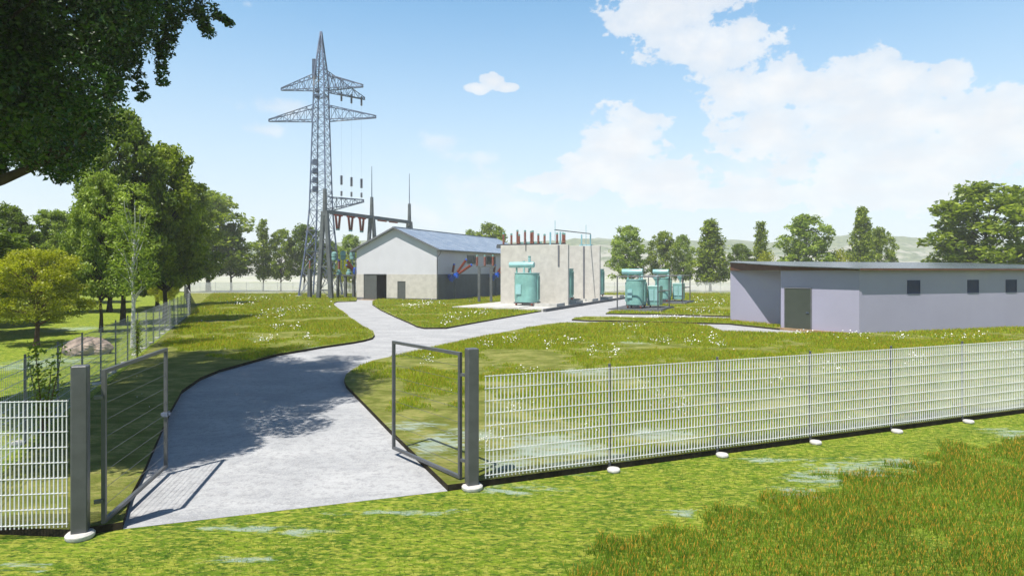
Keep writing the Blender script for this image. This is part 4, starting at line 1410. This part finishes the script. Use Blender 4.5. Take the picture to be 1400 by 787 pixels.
GB = 'trees beyond the back fence'
plants = [
    ('broadleaf_tree', far_a, 'wide dark-trunked tree above the back fence, left of the pylon', 285, 104, 262, 118),
    ('broadleaf_tree', far_b, 'dark round tree at the right end of the big left grove', 316, 106, 306, 52),
    ('slender_tree', far_s, 'slim pointed tree standing alone left of the pylon', 360, 106, 299, 26),
    ('broadleaf_tree', far_a, 'light green round tree just left of the pylon legs', 384, 108, 314, 40),
    ('broadleaf_tree', far_b, 'dark tree rising directly behind the pylon legs', 416, 110, 308, 52),
    ('broadleaf_tree', far_b, 'small dark tree between the pylon and the gantry', 452, 112, 330, 36),
    ('broadleaf_tree', far_p, 'green tree between the gantry and the left eave of the hall', 478, 108, 321, 42),
    ('broadleaf_tree', far_a, 'leafy treetop showing over the hall roof', 672, 118, 306, 56),
    ('broadleaf_tree', far_p, 'small treetop left of the larger one over the hall roof', 642, 122, 314, 26),
    ('broadleaf_tree', far_p, 'treetop peeping between the wall insulators', 752, 116, 333, 60),
    ('broadleaf_tree', far_p, 'bright full tree left of the outdoor transformers', 858, 106, 309, 58),
    ('broadleaf_tree', far_a, 'pale tree behind the drums of the outdoor transformers', 906, 108, 317, 42),
    ('broadleaf_tree', far_p, 'yellowish tree squeezed behind the farther outdoor transformer', 934, 110, 321, 34),
    ('tall_tree', far_c, 'tallest pointed tree just left of the service building', 971, 105, 300, 56),
    ('broadleaf_tree', far_b, 'low dark tree at the left end of the service building roof', 1012, 110, 334, 42),
    ('slender_tree', far_s, 'slim conical tree rising over the left part of the flat roof', 1040, 106, 302, 27),
    ('broadleaf_tree', far_p, 'broad bright tree over the door end of the flat roof', 1101, 100, 294, 78),
    ('tall_tree', far_c, 'pointed pale tree beside a round one over the flat roof', 1178, 102, 283, 44),
    ('broadleaf_tree', far_a, 'round tree right beside the pointed pale tree', 1202, 106, 312, 42),
    ('broadleaf_tree', far_a, 'large crown at the right edge over the flat roof', 1352, 74, 251, 150),
    ('broadleaf_tree', far_b, 'dark tree lower in front of the large right edge crown', 1312, 80, 312, 62),
]
for (nm, pr, lb, px, D, ty, wp) in plants:
    plant(nm, pr, lb, px, D, ty, wp, 'tree', GB)
for (lb, px, D, ty, wp) in (('yellow shrub behind the disconnector', 472, 100, 352, 26), ('yellow shrub left of the broad tree over the flat roof', 1047, 96, 345, 34),
                            ('yellow shrub between the two tall groups over the flat roof', 1148, 98, 342, 30)):
    plant('shrub', shr_y, lb, px, D, ty, wp, 'shrub', 'yellow shrubs')

GL = 'trees of the left grove'
left = [
    ('broadleaf_tree', nr_b, 'tall main tree of the left grove, touching the overhanging branch', 168, 39, 150, 120),
    ('broadleaf_tree', nr_a, 'tall bright tree right of the tallest in the left grove', 226, 42, 200, 112),
    ('broadleaf_tree', nr_c, 'pale tree in front of the tall main tree of the left grove', 138, 34, 236, 90),
    ('broadleaf_tree', nr_a, 'tree at the right flank of the left grove above the fence corner', 258, 62, 252, 84),
    ('broadleaf_tree', nr_b, 'dark tree at the left edge of the photo behind the yellow tree', 12, 46, 281, 80),
    ('broadleaf_tree', nr_c, 'mid green tree between the left edge tree and the grove', 72, 50, 288, 84),
    ('broadleaf_tree', nr_a, 'low tree filling the foot of the left grove behind the birch', 150, 52, 318, 120),
    ('broadleaf_tree', nr_b, 'shaded tree at the back of the left grove right of the birch', 215, 58, 318, 80),
    ('broadleaf_tree', nr_b, 'shaded background tree behind the yellow tree crown', 45, 62, 318, 110),
    ('broadleaf_tree', nr_b, 'shaded background tree left of the birch trunk', 105, 66, 322, 100),
]
for (nm, pr, lb, px, D, ty, wp) in left:
    plant(nm, pr, lb, px, D, ty, wp, 'tree', GL, base_z=LZ)
plant('broadleaf_tree', nr_b, 'dark tree cut by the left photo edge, nearest of the background trees', 0, 31, 284, 205, 'tree', GL, 2.5, LZ, -28.0)
plant('broadleaf_tree', nr_a, 'tree cut by the left photo edge just behind the nearest dark one', 0, 37, 288, 190, 'tree', GL, 0.7, LZ, -33.6)
plant('broadleaf_tree', nr_y, 'small yellow green tree with brown trunk at the left edge', 50, 28, 341, 150, 'tree', GL, 1.2, LZ)
plant('broadleaf_tree', nr_y, 'yellow green young tree behind the fence right of the birch', 226, 47, 349, 44, 'tree', GL, 4.0, LZ)
plant('birch_tree', birch, 'thin white-barked birch just behind the left fence', 182, 27.3, 250, 100, 'tree', None, 2.0, LZ)


# creepers / young shrubs by the left fence
def sapling(name, label, px, D, hgt, seed, wid=.35, nl=420):
    r = np.random.default_rng(seed)
    t = thing(name, label, 'plant', ((px - 700) / F * D, D, LZ))
    mb = MB()
    cen = []
    for k in range(5):
        a = r.uniform(0, 6.28)
        top = np.array([math.cos(a) * wid * r.uniform(.2, .8), math.sin(a) * wid * .6, hgt * r.uniform(.75, 1.0)])
        pts = [(0, 0, -.02), tuple(top * [.4, .4, .4]), tuple(top * [.8, .8, .75]), tuple(top)]
        mb.tube(pts, [.016, .012, .008, .003], 5)
        f = r.uniform(.1, 1, nl // 5)[:, None]
        cen.append(top * f * [1, 1, 1] + r.normal(size=(nl // 5, 3)) * [.07, .07, .05])
    mb.build('stem', M['brown_bark'], t)
    c = np.concatenate(cen)
    me = np_mesh('leaves', leaf_quads(c, .085, r, .6), 4, M['leaf'])
    link_mesh('leaves', me, t)
    return t


sapling('young_shrub', 'upright leafy young shrub growing at the left fence behind the gate post', 60, 12.6, 1.95, 21, .5, 700)
sapling('young_shrub', 'slim green climber at the foot of the birch by the left fence', 187.5, 24.2, 1.6, 22, .18, 500)
sapling('young_shrub', 'small green climber on the left fence near its far corner', 232, 38.5, 1.3, 23, .18, 300)

# the big tree whose limbs hang in over the top left corner
ot = thing('broadleaf_tree', 'huge dark tree hanging in over the top left corner of the picture', 'tree', (-15.2, 13.2, LZ))
r = np.random.default_rng(33)
rr = random.Random(33)
O = Vector((-15.2, 13.2, LZ))
tb = MB()
tb.tube([(0, 0, -.1), (.1, 0, 2), (.2, .1, 4.2), (.1, .1, 7), (.3, 0, 10), (.2, 0, 13)], [.55, .42, .36, .3, .2, .08], 12, False)
# crown volume in photo columns and rows at its own depth
clumps = []


def add_cl(px, py, D, rad, kk=1.0):
    clumps.append((P(px, py, D) - O, rad, kk))


for i in range(480):
    px = rr.uniform(-260, 205)
    lim = np.interp(px, [-150, 0, 40, 90, 120, 150, 205], [150, 222, 242, 235, 185, 90, 15])
    py = rr.uniform(-230, lim - 25)
    add_cl(px, py, rr.uniform(8.4, 13) if px < -60 else rr.uniform(10.2, 20.5) if px < 110 else rr.uniform(13, 19), rr.uniform(.4, 1.0))
for px, py, D, rad in ((165, 30, 12.5, .6), (190, 20, 12.8, .55), (215, 15, 12.4, .45), (235, 5, 12.6, .5), (258, 8, 12.5, .35), (282, 12, 12.6, .28), (300, 22, 12.6, .16), (205, 45, 12.3, .38), (185, 68, 12.4, .35), (160, 88, 12.4, .4), (140, 110, 12.4, .45),
                       (120, 150, 12.6, .5), (110, 185, 12.8, .45), (98, 215, 12.8, .4), (78, 228, 12.9, .35), (118, 200, 12.6, .35), (60, 212, 12.9, .45), (30, 190, 13.0, .5), (150, 60, 12.6, .55), (0, 200, 12.9, .35)):
    add_cl(px, py, D * (1.27 if px > 125 else 1.1), rad * (1.27 if px > 125 else 1.1))
for (p0, p1, rad, D) in (((150, 95), (160, 130), .14, 12.2), ((185, 75), (197, 130), .12, 12.3), ((218, 60), (222, 112), .14, 12.3), ((150, 110), (148, 135), .12, 12.3), ((240, 20), (225, 70), .2, 12.3),
                         ((270, 15), (285, 45), .15, 12.4), ((170, 80), (192, 135), .09, 12.2), ((95, 225), (80, 245), .15, 12.8), ((300, 22), (314, 32), .1, 12.5), ((0, 215), (2, 240), .14, 12.9)):
    for k in range(5):
        f = k / 4
        add_cl(p0[0] + (p1[0] - p0[0]) * f, p0[1] + (p1[1] - p0[1]) * f, D * 1.24, rad * 1.24, 2.2)
cen = []
for c, rad, kk in clumps:
    k = int(850 * (rad / .8) ** 2 * kk) + 8
    d = r.normal(size=(k, 3))
    d /= np.linalg.norm(d, axis=1)[:, None]
    d *= (r.uniform(.1, 1, k) ** .4 * rad)[:, None] * np.array([1, 1.1, .75])
    cen.append(d + np.array(c))
cen = np.concatenate(cen)
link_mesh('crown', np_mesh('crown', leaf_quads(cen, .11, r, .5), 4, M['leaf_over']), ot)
for i, (c, rad, kk) in enumerate(clumps):
    if rad < .3 or i % 3: continue
    s_ = Vector((.2, .1, 3.5 + rr.uniform(0, 5)))
    mid = s_.lerp(c, .5) + Vector((rr.uniform(-.4, .4), rr.uniform(-.4, .4), .4))
    tb.tube([s_, mid, c], [.075, .05, .012], 6, False)
tb.tube([Vector((.2, .1, 4.0)), P(0, 247, 13) - O, P(45, 228, 13) - O, P(85, 208, 13) - O, P(125, 175, 12.8) - O], [.16, .11, .085, .055, .02], 8, False)
tb.tube([P(45, 228, 13) - O, P(62, 212, 13) - O, P(85, 190, 12.8) - O], [.06, .045, .015], 6, False)
tb.build('trunk', M['bark'], ot, True)


# ------------------------------------------------------------------ grass blades
def inside(pts, poly):
    x, y = pts[:, 0], pts[:, 1]
    c = np.zeros(len(pts), bool)
    n = len(poly)
    j = n - 1
    for i in range(n):
        xi, yi = poly[i]
        xj, yj = poly[j]
        k = ((yi > y) != (yj > y)) & (x < (xj - xi) * (y - yi) / (yj - yi + 1e-12) + xi)
        c ^= k
        j = i
    return c


def edge_dist(pts, poly):
    d = np.full(len(pts), 1e9)
    n = len(poly)
    for i in range(n):
        a = np.array(poly[i][:2])
        b = np.array(poly[(i + 1) % n][:2])
        ab = b - a
        t = np.clip(((pts - a) @ ab) / (ab @ ab + 1e-12), 0, 1)
        d = np.minimum(d, np.linalg.norm(pts - a - t[:, None] * ab, axis=1))
    return d


def vnoise(pts, s, seed):
    g = np.random.default_rng(seed).random((256, 256))
    q = pts / s
    i = np.floor(q).astype(int)
    f = q - i
    f = f * f * (3 - 2 * f)
    a = g[i[:, 0] % 256, i[:, 1] % 256]
    b = g[(i[:, 0] + 1) % 256, i[:, 1] % 256]
    c = g[i[:, 0] % 256, (i[:, 1] + 1) % 256]
    d = g[(i[:, 0] + 1) % 256, (i[:, 1] + 1) % 256]
    return (a * (1 - f[:, 0]) + b * f[:, 0]) * (1 - f[:, 1]) + (c * (1 - f[:, 0]) + d * f[:, 0]) * f[:, 1]


def fbm(pts, s, seed):
    return (vnoise(pts, s, seed) + .5 * vnoise(pts, s / 2.1, seed + 1) + .25 * vnoise(pts, s / 4.3, seed + 2)) / 1.75


def blades(pts, z, h, wd, r):
    n = len(pts)
    a = r.uniform(0, 2 * np.pi, n)
    la = r.uniform(0, 2 * np.pi, n)
    ln = h * r.uniform(.1, .7, n)
    d = np.stack([np.cos(a), np.sin(a)], 1) * (wd / 2)[:, None]
    q = np.empty((n, 4, 3))
    off = np.stack([np.cos(la), np.sin(la)], 1) * ln[:, None]
    q[:, 0, :2] = pts - d; q[:, 1, :2] = pts + d
    q[:, 2, :2] = pts + off + d * .25; q[:, 3, :2] = pts + off - d * .25
    q[:, 0, 2] = q[:, 1, 2] = z - .01
    q[:, 2, 2] = q[:, 3, 2] = z + h
    uv = np.tile(np.array([[0, 0], [1, 0], [1, 1], [0, 1]], float), (n, 1))
    return q.reshape(-1, 3), uv


BARE = [(505, 540, 60, 40), (560, 590, 70, 30), (610, 620, 60, 30), (760, 618, 110, 26), (905, 600, 80, 14), (700, 640, 60, 18), (800, 512, 42, 5), (600, 635, 50, 30), (480, 520, 35, 16), (560, 625, 60, 40),
        (870, 471, 35, 4), (735, 486, 12, 4), (790, 478, 18, 2), (860, 476, 30, 3), (1000, 477, 50, 3), (400, 455, 25, 3), (400, 438, 25, 3), (355, 467, 12, 3), (1080, 560, 60, 8), (1200, 500, 40, 3),
        (540, 492, 40, 5), (650, 640, 40, 20)]
parts_v, parts_uv = [], []
r = np.random.default_rng(77)
left_in = [tuple(p) for p in S['left']]
left_poly = S_left_src[:25] + [(-24, 104), (-54, 104), (-49.0, 94), (-24.6, 48), (-8, 9.2)]
regions = [(left_poly, 'left'), ([tuple(p) for p in S['mid']], 'mid'), ([tuple(p) for p in S['right']], 'right'), ([tuple(p) for p in S['strip']], 'strip'), ([tuple(p) for p in S['back']], 'back')]
bands = [(9, 14, 1500, .009), (14, 20, 950, .013), (20, 30, 520, .018), (30, 45, 230, .030), (45, 70, 95, .050), (70, 97, 45, .08)]
for (y0, y1, dens_, wd) in bands:
    ym = (y0 + y1) / 2
    x0, x1 = -.86 * y1 - 1, .86 * y1 + 1
    n = int((x1 - x0) * (y1 - y0) * dens_)
    pts = np.stack([r.uniform(x0, x1, n), r.uniform(y0, y1, n)], 1)
    pts = pts[np.abs(pts[:, 0]) < .86 * pts[:, 1] + 1]
    cov = fbm(pts, 3.2, 5) + (fbm(pts, .45, 15) - .5) * .35
    for poly, nm in regions:
        k = inside(pts, poly)
        q, c = pts[k], cov[k]
        if not len(q): continue
        ed_ = edge_dist(q, poly)
        bare = np.full(len(q), -9.0)
        for (bx, by, rx, ry) in BARE:
            g = G(bx, by, LZ)
            ax = rx * g.y / F
            ay = ry * g.y * g.y / (H * F)
            bare = np.maximum(bare, 1 - np.hypot((q[:, 0] - g.x) / ax, (q[:, 1] - g.y) / ay))
        edge_t = .22 if nm != 'right' else .28
        score = np.minimum(1, ed_ / edge_t) * .5 + np.clip((c - .34) * 3, -.5, .6) - np.clip(bare * 1.5 + .1, 0, 1) * .9
        if nm == 'left':
            # the shaded strip near the fence is thin
            sx_ = -11.28 - (q[:, 1] - 17.24) * .4377
            dist_f = q[:, 0] - sx_
            need = np.interp(q[:, 1], [9, 17, 22, 25, 28, 48, 94], [30, 11, 6.5, 2.2, .9, .6, .5])
            score -= np.clip((need - dist_f) * .8, 0, 1)
        keep = score > .62 + r.uniform(-.07, .07, len(q))
        # not under platform / building
        for (o_, u0, u1_, v0, v1_) in ((Kst, -9.05, .1, -.05, 32), (Cn, -4.5, .1, -.1, 6.4), (Cn + A * 12.6, -4.5, .1, -.1, 6.4), (H0, -.1, Hw + .1, -.1, Hl)):
            du = (q[:, 0] - o_.x) * B.x + (q[:, 1] - o_.y) * B.y
            dv = (q[:, 0] - o_.x) * A.x + (q[:, 1] - o_.y) * A.y
            keep &= ~((du > u0) & (du < u1_) & (dv > v0) & (dv < v1_))
        keep &= ~inside(q, [(p.x, p.y) for p in foot])
        q = q[keep]
        hh = np.clip(.055 + .09 * (score[keep] - .55), .05, .12) * r.uniform(.7, 1.4, len(q)) * (1.0 + .25 * (y0 > 30))
        v, uv = blades(q, LZ, hh, np.full(len(q), wd) * r.uniform(.7, 1.3, len(q)), r)
        parts_v.append(v); parts_uv.append(uv)
gv, gu = np.concatenate(parts_v), np.concatenate(parts_uv)
go = link_mesh('grass', np_mesh('grass', gv, 4, M['grass'], gu))
tag(go, 'bright short grass covering the lawns inside the fence', 'grass', kind='stuff')
print('GRASS', len(gv) // 4)

# long grass in the lower right corner
tall_px = [(815, 800), (842, 765), (870, 735), (935, 722), (948, 704), (1040, 686), (1100, 675), (1130, 660), (1177, 652), (1215, 643), (1267, 626), (1300, 610), (1353, 603), (1420, 602)]
tall = [tuple(G(a, b_).to_2d()) for a, b_ in tall_px] + [(12.5, 11.5), (12.5, 4.2), (.7, 4.2), (.8, 6.0)]
n = 210000
pts = np.stack([r.uniform(.3, 12.6, n), r.uniform(4.2, 13.5, n)], 1)
jit = np.stack([fbm(pts, .5, 31), fbm(pts, .5, 41)], 1) - .5
k = inside(pts + jit * 1.5, tall) & (np.abs(pts[:, 0]) < .86 * pts[:, 1] + .6) & (pts[:, 1] > 5.6)
k &= (fbm(pts, .8, 61) > .22 + r.uniform(-.1, .1, n))
pts = pts[k]
hh = (.055 + .085 * fbm(pts, .7, 51)) * r.uniform(.5, 1.3, len(pts))
v, uv = blades(pts, 0.0, hh, r.uniform(.006, .013, len(pts)), r)
o = link_mesh('long_grass', np_mesh('long_grass', v, 4, M['tall_grass'], uv))
tag(o, 'long tufty grass with orange tips in the lower right corner', 'grass', kind='stuff')
print('TALL', len(pts))

# short mossy tufts in the mown strip in front, sparse
n = 110000
pts = np.stack([r.uniform(-8, 16, n), r.uniform(5.8, 16, n)], 1)
fr = (pts[:, 1] - PR.y) - (pts[:, 0] - PR.x) * fence_dir.y / fence_dir.x
k = (fr < -.05) & (np.abs(pts[:, 0]) < .84 * pts[:, 1] + .3) & (fbm(pts, .9, 71) > .34) & ~inside(pts, tall)
gl_ = (pts[:, 0] < PR.x) & (fr > -.3 - np.clip((PR.x - pts[:, 0]) * .03, 0, .3))
k &= ~gl_
pts = pts[k]
v, uv = blades(pts, 0.0, r.uniform(.008, .034, len(pts)), r.uniform(.006, .012, len(pts)), r)
o = link_mesh('moss_tufts', np_mesh('moss_tufts', v, 4, M['moss'], uv))
tag(o, 'sparse short tufts on the mown strip before the fence', 'grass', kind='stuff')

# white flowers in loose drifts
FL = [(700, 464, 14, 5), (665, 470, 12, 5), (780, 466, 14, 6), (812, 478, 12, 8), (840, 480, 12, 6), (750, 470, 8, 5), (583, 492, 10, 6), (945, 466, 12, 6), (975, 462, 12, 8), (905, 466, 16, 4), (985, 470, 8, 5), (860, 445, 20, 4),
      (905, 545, 26, 12), (880, 530, 16, 8), (930, 560, 16, 8), (700, 560, 20, 10), (680, 590, 22, 10), (805, 590, 16, 8), (720, 510, 20, 6), (1170, 455, 22, 5), (1100, 452, 14, 4), (1230, 462, 20, 3), (1310, 460, 40, 4), (1380, 480, 20, 6),
      (1140, 500, 30, 8), (1250, 490, 20, 6), (1060, 520, 20, 8), (372, 430, 26, 5), (385, 422, 18, 4), (330, 412, 20, 4), (350, 405, 30, 3), (415, 418, 16, 4), (400, 447, 16, 4), (378, 447, 10, 3), (365, 463, 14, 4), (420, 460, 8, 4),
      (470, 412, 24, 2), (560, 416, 24, 4), (585, 412, 20, 3), (620, 432, 24, 4), (610, 440, 10, 3), (660, 425, 16, 3), (955, 423, 30, 5), (985, 412, 14, 4), (920, 432, 60, 1.5), (1020, 448, 12, 4), (960, 408, 20, 4), (540, 600, 14, 8), (655, 610, 16, 8)]
fc = []
for (px, py, rx, ry) in FL:
    n = int(26 + rx * .9)
    for _ in range(n):
        qx, qy = px + rr.gauss(0, rx * .5), py + rr.gauss(0, ry * .55)
        if qy < 402: continue
        g = G(qx, qy + 3, LZ)
        fc.append((g.x, g.y, LZ + rr.uniform(.08, .24)))
# general sprinkle
for _ in range(450):
    y = rr.uniform(13, 92)
    x = rr.uniform(-.8 * y, .84 * y)
    fc.append((x, y, LZ + rr.uniform(.06, .16)))
fc = np.array(fc)
k = np.zeros(len(fc), bool)
for poly, nm in regions:
    k |= inside(fc[:, :2], poly)
k &= ~inside(fc[:, :2], [(p.x, p.y) for p in foot])
for (o_, u0, u1_, v0, v1_) in ((Kst, -9.05, .1, -.05, 32), (Cn, -4.5, .1, -.1, 6.4), (Cn + A * 12.6, -4.5, .1, -.1, 6.4), (H0, -.1, Hw + .1, -.1, Hl)):
    du = (fc[:, 0] - o_.x) * B.x + (fc[:, 1] - o_.y) * B.y
    dv = (fc[:, 0] - o_.x) * A.x + (fc[:, 1] - o_.y) * A.y
    k &= ~((du > u0) & (du < u1_) & (dv > v0) & (dv < v1_))
fc = fc[k]
sz = np.clip(fc[:, 1] * .0018, .024, .11)
me = np_mesh('white_flowers', np.concatenate([leaf_quads(fc[i:i + 1], sz[i], r, 1.0) for i in range(len(fc))]), 4, M['petal'])
o = link_mesh('white_flowers', me)
tag(o, 'loose drifts of tiny white flowers in the lawns', 'flowers', kind='stuff')
